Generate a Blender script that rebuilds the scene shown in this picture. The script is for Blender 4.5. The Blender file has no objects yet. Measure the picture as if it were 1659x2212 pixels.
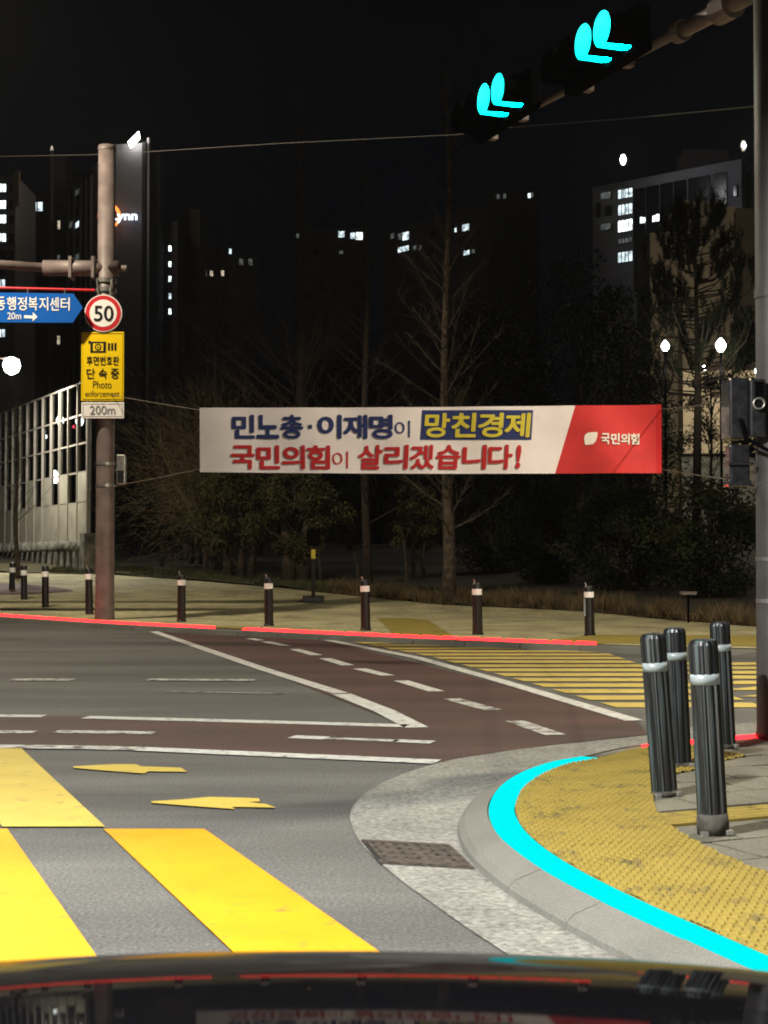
import bpy, bmesh, math, random
import numpy as np
from mathutils import Vector, Matrix, noise

sc = bpy.context.scene
COL = sc.collection
rnd = random.Random(7)

# ------------------------------------------------------------------ camera, sky, exposure
F, CX, CY, HOR, CAMZ = 3318.0, 829.5, 1106.0, 1200.0, 1.42     # focal length etc. for a 1659 x 2212 frame
PITCH = math.atan((HOR - CY) / F)
cam_d = bpy.data.cameras.new('camera'); cam = bpy.data.objects.new('camera', cam_d); COL.objects.link(cam)
cam.location = (0, 0, CAMZ); cam.rotation_euler = (math.radians(90) + PITCH, 0, 0)
cam_d.sensor_fit = 'HORIZONTAL'; cam_d.sensor_width = 36; cam_d.lens = 36 * F / 1659
cam_d.clip_start = 0.05; cam_d.clip_end = 3000
cam_d.dof.use_dof = True; cam_d.dof.focus_distance = 18; cam_d.dof.aperture_fstop = 17
sc.camera = cam

w = bpy.data.worlds.new('World'); sc.world = w; w.use_nodes = True
nt = w.node_tree; bg = nt.nodes['Background']
sky = nt.nodes.new('ShaderNodeTexSky'); sky.sky_type = 'NISHITA'; sky.sun_disc = False
sky.sun_elevation = math.radians(30); sky.sun_rotation = math.radians(200)
nt.links.new(sky.outputs[0], bg.inputs[0]); sky.air_density = .6; sky.dust_density = 4; bg.inputs[1].default_value = 0.0005

def lamp_light(name, loc, power, color, radius=0.15, parent=None, spot=None, aim=None, blend=0.4):
    d = bpy.data.lights.new(name, 'SPOT' if spot else 'POINT'); d.energy = power; d.color = color; d.shadow_soft_size = radius
    o = bpy.data.objects.new(name, d); COL.objects.link(o)
    if spot:
        d.spot_size = math.radians(spot); d.spot_blend = blend
        o.rotation_euler = (Vector(aim) - Vector(loc)).to_track_quat('-Z', 'Y').to_euler()
    if parent:
        o.parent = parent; o.location = Vector(loc) - parent.location
    else: o.location = loc
    return o

sc.view_settings.view_transform = 'Standard'; sc.view_settings.look = 'None'
sc.view_settings.exposure = 0.0; sc.view_settings.gamma = 1.0; sc.view_settings.use_curve_mapping = False
sc.cycles.use_denoising = True; sc.cycles.filter_width = 1.9
sc.cycles.max_bounces = 6; sc.cycles.diffuse_bounces = 2; sc.cycles.glossy_bounces = 3; sc.cycles.transmission_bounces = 4
sc.cycles.transparent_max_bounces = 12; sc.cycles.sample_clamp_indirect = 4
sc.cycles.caustics_reflective = False; sc.cycles.caustics_refractive = False

# ------------------------------------------------------------------ geometry helpers
SP, CP = math.sin(PITCH), math.cos(PITCH)
def ray(x, y):
    a, b = (x - CX) / F, (CY - y) / F
    return Vector((a, -SP * b + CP, CP * b + SP))
def G(x, y, z=0.0):                     # where the line of sight meets the level z
    d = ray(x, y); t = (z - CAMZ) / d.z
    return Vector((d.x * t, d.y * t, z))
def at(x, y, Y):                        # the point at depth Y
    d = ray(x, y); t = Y / d.y
    return Vector((d.x * t, Y, CAMZ + d.z * t))
def on_plane(x, y, p, n):
    d = ray(x, y); o = Vector((0, 0, CAMZ)); t = (Vector(p) - o).dot(n) / d.dot(n)
    return o + d * t
def smooth(a, b, x):
    t = min(1, max(0, (x - a) / (b - a))); return t * t * (3 - 2 * t)
def hz(X, Y):                           # far pavement and woodland floor rise gently
    z = 0.1 + 0.045 * max(0, min(Y, 75) - 33)
    return z
def far_ground(x, y):
    d = ray(x, y); lo, hi = 10.0, 120.0
    for _ in range(40):
        m = (lo + hi) / 2; t = m / d.y
        if CAMZ + d.z * t > hz(d.x * t, m): lo = m
        else: hi = m
    t = lo / d.y
    return Vector((d.x * t, lo, hz(d.x * t, lo)))

class MB:
    def __init__(s): s.v = []; s.f = []
    def add(s, vs, fs):
        n = len(s.v); s.v += [tuple(p) for p in vs]; s.f += [tuple(i + n for i in f) for f in fs]; return s
    def box(s, c, size, ax=None):
        c = Vector(c); X, Y, Z = ax if ax else (Vector((1,0,0)), Vector((0,1,0)), Vector((0,0,1)))
        hx, hy, hz_ = size[0]/2, size[1]/2, size[2]/2
        vs = [c + X*(hx*i) + Y*(hy*j) + Z*(hz_*k) for k in (-1,1) for j in (-1,1) for i in (-1,1)]
        return s.add(vs, [(0,2,3,1),(4,5,7,6),(0,1,5,4),(2,6,7,3),(0,4,6,2),(1,3,7,5)])
    def hexa(s, bot, top):
        n = len(bot); vs = list(bot) + list(top)
        fs = [tuple(range(n-1,-1,-1)), tuple(range(n, 2*n))] + [(i, (i+1)%n, n+(i+1)%n, n+i) for i in range(n)]
        return s.add(vs, fs)
    def tube(s, pts, r, seg=6, cap=True):
        pts = [Vector(p) for p in pts]; rs = r if isinstance(r, (list, tuple)) else [r]*len(pts)
        n0 = len(s.v); ref = None
        for i, p in enumerate(pts):
            t = (pts[min(i+1, len(pts)-1)] - pts[max(i-1, 0)]).normalized()
            if ref is None: ref = Vector((0,0,1)) if abs(t.z) < .9 else Vector((1,0,0))
            a = t.cross(ref)
            if a.length < 1e-4: a = t.orthogonal()
            a.normalize(); b = t.cross(a).normalized(); ref = a.cross(t) if False else ref
            for k in range(seg):
                th = 2*math.pi*k/seg
                s.v.append(tuple(p + (a*math.cos(th) + b*math.sin(th))*rs[i]))
        for i in range(len(pts)-1):
            for k in range(seg):
                a0 = n0+i*seg+k; a1 = n0+i*seg+(k+1)%seg
                s.f.append((a0, a1, a1+seg, a0+seg))
        if cap:
            s.f.append(tuple(n0+k for k in range(seg-1,-1,-1))); e = n0+(len(pts)-1)*seg
            s.f.append(tuple(e+k for k in range(seg)))
        return s
    def lathe(s, prof, c=(0,0,0), seg=24, flute=0.0, nf=12):
        n0 = len(s.v); c = Vector(c)
        for r, z, *fl in prof:
            fd = flute if (fl and fl[0]) else 0
            for k in range(seg):
                th = 2*math.pi*k/seg
                rr = r - (fd if (fd and (k % 4) in (2, 3)) else 0)
                s.v.append((c.x + rr*math.cos(th), c.y + rr*math.sin(th), c.z + z))
        m = len(prof)
        for i in range(m-1):
            for k in range(seg):
                a0 = n0+i*seg+k; a1 = n0+i*seg+(k+1)%seg
                s.f.append((a0, a1, a1+seg, a0+seg))
        s.f.append(tuple(n0+k for k in range(seg-1,-1,-1))); s.f.append(tuple(n0+(m-1)*seg+k for k in range(seg)))
        return s
    def mesh(s, name, origin=(0,0,0)):
        o = Vector(origin); me = bpy.data.meshes.new(name)
        me.from_pydata([tuple(Vector(p) - o) for p in s.v], [], s.f); me.update(); return me
    def build(s, name, mat, parent=None, origin=None, shade=False, bevel=0):
        if origin is None: origin = parent.matrix_basis.translation if parent else (0,0,0)
        if parent is not None: origin = world_org(parent)
        me = s.mesh(name, origin)
        return link(name, me, mat, parent, origin, shade, bevel)

def world_org(o):
    p = Vector(o.location)
    while o.parent: o = o.parent; p += o.location
    return p
def link(name, me, mat, parent=None, origin=(0,0,0), shade=False, bevel=0):
    if mat and not me.materials: me.materials.append(mat)
    o = bpy.data.objects.new(name, me); COL.objects.link(o)
    if parent is not None: o.parent = parent
    else: o.location = origin
    if shade: me.polygons.foreach_set('use_smooth', [True]*len(me.polygons))
    if bevel:
        b = o.modifiers.new('bevel', 'BEVEL'); b.width = bevel; b.segments = 2; b.limit_method = 'ANGLE'; b.angle_limit = math.radians(40)
    return o
def thing(name, label, cat, loc=(0,0,0), group=None, rz=0):
    o = bpy.data.objects.new(name, None); COL.objects.link(o); o.location = loc; o.rotation_euler = (0,0,rz); o.empty_display_size = .1
    return tag(o, label, cat, group)
def tag(o, label, cat, group=None, kind=None):
    o['label'] = label
    if cat: o['category'] = cat
    if group: o['group'] = group
    if kind: o['kind'] = kind
    return o
def struct(o): o['kind'] = 'structure'; return o
def copy_tree(o, parent=None):
    c = o.copy(); COL.objects.link(c); c.parent = parent
    for ch in list(o.children):
        if ch != c: copy_tree(ch, c)
    return c
def sheet(pts, name, mat, parent=None, kind=True, dz=0.0):
    bm = bmesh.new(); o = world_org(parent) if parent else Vector((0,0,0))
    f = bm.faces.new([bm.verts.new(Vector(p) + Vector((0,0,dz)) - o) for p in pts]); f.normal_update()
    if f.normal.z < 0: f.normal_flip()
    bmesh.ops.triangulate(bm, faces=bm.faces[:]); me = bpy.data.meshes.new(name); bm.to_mesh(me); bm.free()
    ob = link(name, me, mat, parent)
    if kind and parent is None: struct(ob)
    return ob
def catmull(pts, step):
    pts = [Vector(p) for p in pts]; out = []
    for i in range(len(pts)-1):
        p0, p1, p2, p3 = pts[max(i-1,0)], pts[i], pts[i+1], pts[min(i+2,len(pts)-1)]
        n = max(2, int((p2-p1).length/step))
        for k in range(n):
            t = k/n
            out.append(.5*((2*p1)+(p2-p0)*t+(2*p0-5*p1+4*p2-p3)*t*t+(3*p1-p0-3*p2+p3)*t**3))
    out.append(pts[-1]); return out
def arclen(pts):
    L = [0]
    for a, b in zip(pts, pts[1:]): L.append(L[-1] + (b-a).length)
    return L
def sample(pts, L, s):
    s = min(max(s, 0), L[-1])
    i = int(np.searchsorted(L, s)) ; i = min(max(i, 1), len(pts)-1)
    t = (s - L[i-1]) / max(1e-9, L[i]-L[i-1])
    p = pts[i-1].lerp(pts[i], t); d = pts[i] - pts[i-1]; d.z = 0; d.normalize()
    j0, j1 = max(0, i-3), min(len(pts)-1, i+2); d = pts[j1]-pts[j0]; d.z = 0; d.normalize()
    return p, d

# ------------------------------------------------------------------ materials
MATS = {}
def mat(name, col, rough=.6, metal=0, spec=.5, noise_s=None, noise_a=.25, bump=0, bump_s=None, coat=0, emis=None, estr=0, col2=None, detail=6, sample_light=True):
    m = bpy.data.materials.new(name); m.use_nodes = True; MATS[name] = m
    t = m.node_tree; b = t.nodes['Principled BSDF']
    b.inputs['Base Color'].default_value = (*col, 1); b.inputs['Roughness'].default_value = rough; b.inputs['Metallic'].default_value = metal
    b.inputs['Specular IOR Level'].default_value = spec
    if coat: b.inputs['Coat Weight'].default_value = coat; b.inputs['Coat Roughness'].default_value = .03
    if emis: b.inputs['Emission Color'].default_value = (*emis, 1); b.inputs['Emission Strength'].default_value = estr
    if emis and not sample_light: m.cycles.emission_sampling = 'NONE'
    if noise_s or bump:
        tc = t.nodes.new('ShaderNodeTexCoord')
        g = t.nodes.new('ShaderNodeNewGeometry')
    if noise_s:
        n = t.nodes.new('ShaderNodeTexNoise'); n.inputs['Scale'].default_value = noise_s; n.inputs['Detail'].default_value = detail
        t.links.new(g.outputs['Position'], n.inputs['Vector'])
        r = t.nodes.new('ShaderNodeMix'); r.data_type = 'RGBA'
        c2 = col2 if col2 else tuple(c*(1-noise_a*1.6) for c in col)
        c1 = col if col2 else tuple(min(1, c*(1+noise_a)) for c in col)
        r.inputs[6].default_value = (*c1, 1); r.inputs[7].default_value = (*c2, 1)
        mr = t.nodes.new('ShaderNodeMapRange'); mr.inputs[1].default_value = .3; mr.inputs[2].default_value = .7
        t.links.new(n.outputs['Fac'], mr.inputs[0]); t.links.new(mr.outputs[0], r.inputs[0]); t.links.new(r.outputs[2], b.inputs['Base Color'])
    if bump:
        n2 = t.nodes.new('ShaderNodeTexNoise'); n2.inputs['Scale'].default_value = bump_s or 40; n2.inputs['Detail'].default_value = 8
        t.links.new(g.outputs['Position'], n2.inputs['Vector'])
        bp = t.nodes.new('ShaderNodeBump'); bp.inputs['Strength'].default_value = bump; bp.inputs['Distance'].default_value = .02
        t.links.new(n2.outputs['Fac'], bp.inputs['Height']); t.links.new(bp.outputs[0], b.inputs['Normal'])
    return m
def ground_mat(name, base, speck, dark, speck_s=90, patch_s=.35, patch_a=.35, rough=.75, bump=.35, streak=False):
    """granular surface: fine speckle, broad wear patches, tyre streaks along X"""
    m = bpy.data.materials.new(name); m.use_nodes = True; t = m.node_tree; b = t.nodes['Principled BSDF']; N = t.nodes.new; Lk = t.links.new
    g = N('ShaderNodeNewGeometry')
    n1 = N('ShaderNodeTexNoise'); n1.inputs['Scale'].default_value = speck_s; n1.inputs['Detail'].default_value = 5; n1.inputs['Roughness'].default_value = .75
    n2 = N('ShaderNodeTexNoise'); n2.inputs['Scale'].default_value = patch_s; n2.inputs['Detail'].default_value = 7; n2.inputs['Roughness'].default_value = .62
    vo = N('ShaderNodeTexVoronoi'); vo.inputs['Scale'].default_value = speck_s*.9
    Lk(g.outputs['Position'], n1.inputs['Vector']); Lk(g.outputs['Position'], vo.inputs['Vector'])
    mp = N('ShaderNodeMapping'); mp.inputs['Scale'].default_value = (.35, 1.6, 1) if streak else (1, 1, 1)
    Lk(g.outputs['Position'], mp.inputs['Vector']); Lk(mp.outputs[0], n2.inputs['Vector'])
    r1 = N('ShaderNodeValToRGB'); r1.color_ramp.elements[0].position = .32; r1.color_ramp.elements[0].color = (*dark, 1)
    r1.color_ramp.elements[1].position = .70; r1.color_ramp.elements[1].color = (*speck, 1)
    e = r1.color_ramp.elements.new(.5); e.color = (*base, 1)
    Lk(n1.outputs['Fac'], r1.inputs[0])
    mr = N('ShaderNodeMapRange'); mr.inputs[1].default_value = .3; mr.inputs[2].default_value = .72; mr.inputs[3].default_value = 1 - patch_a; mr.inputs[4].default_value = 1 + patch_a*.6
    Lk(n2.outputs['Fac'], mr.inputs[0])
    mx = N('ShaderNodeMix'); mx.data_type = 'RGBA'; mx.blend_type = 'MULTIPLY'; mx.inputs[0].default_value = 1
    Lk(r1.outputs[0], mx.inputs[6]); Lk(mr.outputs[0], mx.inputs[7]); Lk(mx.outputs[2], b.inputs['Base Color'])
    b.inputs['Roughness'].default_value = rough
    bp = N('ShaderNodeBump'); bp.inputs['Strength'].default_value = bump; bp.inputs['Distance'].default_value = .012
    Lk(vo.outputs['Distance'], bp.inputs['Height']); Lk(bp.outputs[0], b.inputs['Normal'])
    MATS[name] = m; return m
def paint_mat(name, col, under, wear=.42, scale=9, rough=.55, gaps=False):
    """road paint worn through to the asphalt in places"""
    m = bpy.data.materials.new(name); m.use_nodes = True; t = m.node_tree; b = t.nodes['Principled BSDF']; N = t.nodes.new; Lk = t.links.new
    g = N('ShaderNodeNewGeometry')
    n = N('ShaderNodeTexNoise'); n.inputs['Scale'].default_value = scale; n.inputs['Detail'].default_value = 9; n.inputs['Roughness'].default_value = .68
    n3 = N('ShaderNodeTexNoise'); n3.inputs['Scale'].default_value = 2.2; n3.inputs['Detail'].default_value = 10; n3.inputs['Roughness'].default_value = .7
    Lk(g.outputs['Position'], n.inputs['Vector']); Lk(g.outputs['Position'], n3.inputs['Vector'])
    r = N('ShaderNodeValToRGB'); r.color_ramp.elements[0].position = wear - .10; r.color_ramp.elements[1].position = wear + .04
    Lk(n.outputs['Fac'], r.inputs[0])
    tint = N('ShaderNodeMix'); tint.data_type = 'RGBA'; tint.inputs[6].default_value = (*[c*.60 for c in col], 1); tint.inputs[7].default_value = (*[min(1, c*1.1) for c in col], 1)
    Lk(n3.outputs['Fac'], tint.inputs[0])
    mx = N('ShaderNodeMix'); mx.data_type = 'RGBA'; mx.inputs[6].default_value = (*under, 1)
    Lk(r.outputs[0], mx.inputs[0]); Lk(tint.outputs[2], mx.inputs[7]); Lk(mx.outputs[2], b.inputs['Base Color'])
    b.inputs['Roughness'].default_value = rough; b.inputs['Specular IOR Level'].default_value = .15
    bp = N('ShaderNodeBump'); bp.inputs['Strength'].default_value = .25; bp.inputs['Distance'].default_value = .004
    n4 = N('ShaderNodeTexNoise'); n4.inputs['Scale'].default_value = 160; Lk(g.outputs['Position'], n4.inputs['Vector'])
    Lk(n4.outputs['Fac'], bp.inputs['Height']); Lk(bp.outputs[0], b.inputs['Normal'])
    MATS[name] = m; return m

M_ASPH = ground_mat('asphalt', (.072,.072,.068), (.165,.164,.156), (.030,.030,.028), 58, .6, .5, streak=True)
M_RED = ground_mat('red_asphalt', (.052,.023,.019), (.088,.042,.036), (.028,.013,.011), 45, .6, .6, streak=True)
M_CONC = ground_mat('gutter_concrete', (.17,.168,.150), (.30,.298,.27), (.06,.059,.052), 30, .9, .45, rough=.85, bump=.4)
M_KERB = ground_mat('kerb_granite', (.125,.125,.110), (.18,.18,.16), (.075,.075,.065), 120, 1.2, .25, rough=.7, bump=.15)
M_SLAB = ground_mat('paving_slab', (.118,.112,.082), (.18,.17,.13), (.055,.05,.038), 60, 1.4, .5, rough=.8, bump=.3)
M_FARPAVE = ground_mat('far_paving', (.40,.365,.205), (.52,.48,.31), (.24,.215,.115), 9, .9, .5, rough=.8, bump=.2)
M_SOIL = ground_mat('soil', (.035,.028,.018), (.07,.055,.03), (.015,.013,.009), 9, .6, .5, rough=.95, bump=.5)
M_LAWN = ground_mat('dry_lawn', (.07,.06,.025), (.12,.095,.045), (.03,.03,.012), 9, .6, .5, rough=.95, bump=.5)
M_REDPATH = ground_mat('red_path', (.11,.045,.035), (.15,.065,.05), (.07,.03,.025), 20, .6, .3)
M_WHITE = paint_mat('white_road_paint', (.58,.59,.57), (.09,.085,.08), .43, 11)
M_WHITEW = paint_mat('worn_white_road_paint', (.52,.53,.51), (.075,.062,.055), .50, 7)
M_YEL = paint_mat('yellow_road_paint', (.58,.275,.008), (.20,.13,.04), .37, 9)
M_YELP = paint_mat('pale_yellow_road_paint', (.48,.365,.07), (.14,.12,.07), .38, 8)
M_YELF = paint_mat('dull_yellow_road_paint', (.52,.41,.12), (.11,.095,.06), .40, 6)
M_TACT = paint_mat('yellow_tactile', (.265,.198,.042), (.10,.08,.035), .42, 5, .7)
M_TACTF = paint_mat('far_yellow_tactile', (.30,.24,.06), (.14,.12,.06), .38, 3, .8)
M_IRON = mat('cast_iron', (.075,.062,.052), .6, .4, noise_s=30, noise_a=.4, bump=.3, bump_s=60)
M_PIT = mat('drain_pit', (.006,.006,.006), .9)
M_CYAN = mat('cyan_led', (0,.02,.02), .6, spec=0, emis=(0,.90,.92), estr=1.0)
M_REDLED = mat('red_led', (.05,.01,.01), .6, spec=0, emis=(1,.0092,.012), estr=10)
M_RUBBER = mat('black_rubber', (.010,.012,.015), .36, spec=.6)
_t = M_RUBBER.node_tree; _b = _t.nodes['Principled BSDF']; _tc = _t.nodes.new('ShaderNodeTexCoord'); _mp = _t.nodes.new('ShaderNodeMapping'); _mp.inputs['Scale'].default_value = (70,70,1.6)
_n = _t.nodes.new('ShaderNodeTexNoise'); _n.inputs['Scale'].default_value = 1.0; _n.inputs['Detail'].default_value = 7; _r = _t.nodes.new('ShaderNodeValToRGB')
_r.color_ramp.elements[0].position = .50; _r.color_ramp.elements[0].color = (.006,.007,.009,1); _r.color_ramp.elements[1].position = .80; _r.color_ramp.elements[1].color = (.085,.118,.128,1)  # pale upright streaks paint lit ribs into the rubber colour
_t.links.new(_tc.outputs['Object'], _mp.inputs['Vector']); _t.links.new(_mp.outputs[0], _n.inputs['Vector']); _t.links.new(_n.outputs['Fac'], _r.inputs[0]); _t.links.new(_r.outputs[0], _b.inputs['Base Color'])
M_DUST = mat('dusty_rubber', (.05,.045,.036), .8, noise_s=18, noise_a=.6)
M_BROWNB = mat('brown_black_rubber', (.011,.0085,.0085), .4, noise_s=25, noise_a=.4)
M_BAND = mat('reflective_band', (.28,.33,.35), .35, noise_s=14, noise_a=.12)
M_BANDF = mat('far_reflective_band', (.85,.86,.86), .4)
M_POLE = mat('grey_pole_paint', (.150,.118,.112), .55, noise_s=4, noise_a=.2, bump=.05, bump_s=20)
M_POLER = mat('green_grey_pole_paint', (.045,.043,.041), .55, noise_s=4, noise_a=.22, bump=.05, bump_s=20)
M_GALV = mat('galvanised_steel', (.42,.42,.40), .35, .8, noise_s=20, noise_a=.2)
M_BLACKP = mat('black_housing', (.018,.018,.02), .22, noise_s=20, noise_a=.3, coat=.5)
M_HOUSE = mat('matt_black_housing', (.0025,.0025,.003), .8, spec=0)
M_LENSOFF = mat('unlit_lens', (.006,.007,.007), .2)
M_CYANLENS = mat('lit_green_lens', (.02,.1,.1), .3, emis=(0,.95,.9), estr=60)
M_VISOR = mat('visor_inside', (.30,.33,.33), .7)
M_WIRE = mat('wire', (.10,.09,.08), .7)
M_ROPE = mat('rope', (.13,.115,.085), .8)
M_BANW = mat('banner_white', (.93,.85,.87), .75, noise_s=3, noise_a=.04, bump=.12, bump_s=14)
M_BANR = mat('banner_red', (.60,.030,.032), .75, noise_s=3, noise_a=.08, bump=.12, bump_s=14)
M_BANDR = mat('banner_dark_red', (.52,.008,.015), .75)
M_NAVY = mat('print_navy', (.018,.032,.15), .75)
M_PRED = mat('print_red', (.55,.02,.025), .75)
M_PYEL = mat('print_yellow', (.72,.60,.06), .75)
M_PWHITE = mat('print_white', (.85,.80,.76), .75)
M_BLUE = mat('sign_blue', (.006,.10,.44), .45, spec=.15)
M_SWHITE = mat('sign_white', (.82,.82,.80), .5, spec=.15)
M_SRED = mat('sign_red', (.55,.02,.03), .5, spec=.15)
M_SYEL = mat('sign_yellow', (.85,.60,.005), .5, spec=.15)
M_SBLACK = mat('sign_black', (.012,.012,.014), .5, spec=.15)
M_SGREY = mat('sign_grey_print', (.25,.25,.28), .5, spec=.15)
M_CARPAINT = bpy.data.materials.new('car_black_paint'); M_CARPAINT.use_nodes = True
_t = M_CARPAINT.node_tree; _t.nodes.clear(); _o = _t.nodes.new('ShaderNodeOutputMaterial'); _d = _t.nodes.new('ShaderNodeBsdfDiffuse'); _d.inputs[0].default_value = (.004,.004,.005,1)
_g = _t.nodes.new('ShaderNodeBsdfGlossy'); _g.inputs['Color'].default_value = (.33,.33,.34,1); _g.inputs['Roughness'].default_value = .035; _f = _t.nodes.new('ShaderNodeFresnel'); _f.inputs[0].default_value = 1.6
_m = _t.nodes.new('ShaderNodeMixShader'); _t.links.new(_f.outputs[0], _m.inputs[0]); _t.links.new(_d.outputs[0], _m.inputs[1]); _t.links.new(_g.outputs[0], _m.inputs[2]); _t.links.new(_m.outputs[0], _o.inputs[0])
M_TYRE = mat('tyre', (.012,.012,.012), .8)
M_RIM = mat('alloy_rim', (.4,.4,.42), .3, .9)
M_HLENS = mat('headlamp_lens', (.7,.7,.7), .1, emis=(1,.95,.85), estr=4)
M_BARK = mat('bark', (.045,.032,.023), .9, noise_s=14, noise_a=.5, bump=.6, bump_s=25)
M_BARKP = mat('pale_bark', (.058,.043,.029), .9, noise_s=9, noise_a=.5, bump=.6, bump_s=20)
M_TWIG = mat('twig', (.045,.032,.022), .9)
M_TWIGW = mat('tan_twig', (.16,.115,.06), .9)
M_LEAFD = mat('dark_leaf', (.021,.026,.012), .7, spec=.08, noise_s=1.2, noise_a=.6)
M_LEAFB = mat('olive_leaf', (.085,.085,.036), .7, spec=.08, noise_s=1.5, noise_a=.6)
M_NEEDLE = mat('pine_needle', (.020,.026,.014), .7, spec=.08, noise_s=1, noise_a=.5)
M_DRY = mat('dry_grass_blade', (.115,.082,.038), .9, noise_s=3, noise_a=.5)
M_GREEN = mat('grass_blade', (.065,.07,.02), .9, noise_s=2, noise_a=.6)
M_BEIGEP = mat('barrier_panel', (.36,.34,.27), .7, noise_s=1.5, noise_a=.15)
M_FRAME = mat('barrier_frame', (.30,.27,.23), .5)
M_BASEC = mat('barrier_base', (.17,.16,.135), .85, noise_s=3, noise_a=.45, bump=.4, bump_s=12)
M_TOWERL = mat('tower_wall', (.22,.21,.21), .8, noise_s=.05, noise_a=.2)
M_TOWERG = mat('tower_gable', (.16,.16,.18), .8, noise_s=.08, noise_a=.15)
M_TOWERD = mat('tower_dark_stripe', (.015,.015,.018), .8)
M_DARKWIN = mat('dark_window', (.012,.014,.018), .15)
M_FARB = mat('far_block', (.13,.12,.115), .85, noise_s=.05, noise_a=.2)
M_SCHOOL = mat('pale_block', (.42,.42,.46), .85, noise_s=.06, noise_a=.2)
M_SCHOOLD = mat('glass_panel', (.02,.024,.03), .25)
M_BEIGE = mat('beige_render', (.55,.44,.30), .85, noise_s=.15, noise_a=.15)
M_BROWNW = mat('brown_render', (.20,.145,.10), .85, noise_s=.15, noise_a=.15)
M_WINC = mat('lit_window_cool', (.3,.3,.3), .5, emis=(.78,.95,1), estr=1.5, noise_s=None, sample_light=False)
M_WINH = mat('lit_window_bright', (.3,.3,.3), .5, emis=(.88,1,1), estr=3.5, sample_light=False)
M_WINW = mat('lit_window_warm', (.3,.3,.3), .5, emis=(1,.85,.62), estr=.9, sample_light=False)
M_WIND = mat('lit_window_dim', (.3,.3,.3), .5, emis=(.65,.75,.7), estr=.14, sample_light=False)
M_LAMPG = mat('lamp_glow', (.5,.5,.5), .5, emis=(1,.96,.86), estr=30, sample_light=False)
M_LAMPC = mat('lamp_glow_cool', (.5,.5,.5), .5, emis=(.92,1,.93), estr=14, sample_light=False)
M_LAMPR = mat('lamp_glow_red', (.3,.05,.05), .5, emis=(1,.05,.12), estr=4, sample_light=False)
M_SIGNW = mat('lit_sign_white', (.5,.5,.5), .5, emis=(.72,.86,1), estr=2.2, sample_light=False)
M_SIGNO = mat('lit_sign_orange', (.5,.2,.1), .5, emis=(1,.22,.04), estr=2.6, sample_light=False)
for _w, _sc in ((M_WINC,1.1),(M_WINH,.9),(M_WINW,1.3),(M_WIND,1.2)):      # rooms and curtains: lit windows are uneven
    _t = _w.node_tree; _b = _t.nodes['Principled BSDF']; _g = _t.nodes.new('ShaderNodeNewGeometry'); _n = _t.nodes.new('ShaderNodeTexNoise'); _n.inputs['Scale'].default_value = _sc; _n.inputs['Detail'].default_value = 3
    _r = _t.nodes.new('ShaderNodeMapRange'); _r.inputs[1].default_value = .35; _r.inputs[2].default_value = .65; _r.inputs[3].default_value = .25*_b.inputs['Emission Strength'].default_value; _r.inputs[4].default_value = 1.15*_b.inputs['Emission Strength'].default_value
    _t.links.new(_g.outputs['Position'], _n.inputs['Vector']); _t.links.new(_n.outputs['Fac'], _r.inputs[0]); _t.links.new(_r.outputs[0], _b.inputs['Emission Strength'])
M_GLASS = bpy.data.materials.new('barrier_glass'); M_GLASS.use_nodes = True
_t = M_GLASS.node_tree; _t.nodes.clear()
_o = _t.nodes.new('ShaderNodeOutputMaterial'); _tr = _t.nodes.new('ShaderNodeBsdfTransparent'); _tr.inputs[0].default_value = (.55,.58,.58,1)
_gl = _t.nodes.new('ShaderNodeBsdfGlossy'); _gl.inputs['Roughness'].default_value = .02; _mx = _t.nodes.new('ShaderNodeMixShader'); _mx.inputs[0].default_value = .12
_t.links.new(_tr.outputs[0], _mx.inputs[1]); _t.links.new(_gl.outputs[0], _mx.inputs[2]); _t.links.new(_mx.outputs[0], _o.inputs[0])

# ------------------------------------------------------------------ text
def text_mesh(body, offset=0.0):
    c = bpy.data.curves.new('lettering', 'FONT'); c.body = body; c.fill_mode = 'FRONT'; c.resolution_u = 4
    o = bpy.data.objects.new('lettering', c); COL.objects.link(o)
    dg = bpy.context.evaluated_depsgraph_get()
    me = bpy.data.meshes.new_from_object(o.evaluated_get(dg))
    bpy.data.objects.remove(o); bpy.data.curves.remove(c)
    return me
def place_text(body, corners, mt, parent, name='lettering', offset=0.0, proud=.006, warp=None, normal=None):
    """fit lettering into the parallelogram corners = (bottom-left, bottom-right, top-left) in world space"""
    me = text_mesh(body); n = len(me.vertices); co = np.empty(n*3); me.vertices.foreach_get('co', co); co = co.reshape(-1, 3)
    lay = np.zeros(n)
    if offset:                           # heavier weight: the outline repeated a little to each side, each on its own level
        fc = [tuple(p.vertices) for p in me.polygons]; bpy.data.meshes.remove(me); allc, allf, lay = [], [], []
        for i in range(9):
            d = (0,0) if i == 0 else (offset*math.cos(i*math.pi/4), offset*math.sin(i*math.pi/4))
            allc.append(co + np.array([d[0], d[1], 0])); allf += [tuple(v + i*n for v in f) for f in fc]; lay += [i*.0006]*n
        co = np.concatenate(allc); lay = np.array(lay); me = bpy.data.meshes.new(name); me.from_pydata([tuple(c) for c in co], [], allf)
    mn, mxx = co.min(0), co.max(0); u = (co[:,0]-mn[0])/(mxx[0]-mn[0]); v = (co[:,1]-mn[1])/(mxx[1]-mn[1])
    bl, br, tl = [np.array(c) for c in corners]
    P = bl + u[:,None]*(br-bl) + v[:,None]*(tl-bl)
    nv = np.cross(br-bl, tl-bl); nv /= np.linalg.norm(nv)
    P = P + nv*proud + lay[:,None]*nv
    if warp: P = np.array([warp(p) for p in P])
    P = P - np.array(world_org(parent)); me.vertices.foreach_set('co', P.ravel()); me.update()
    me.materials.clear()
    return link(name, me, mt, parent)

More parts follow.
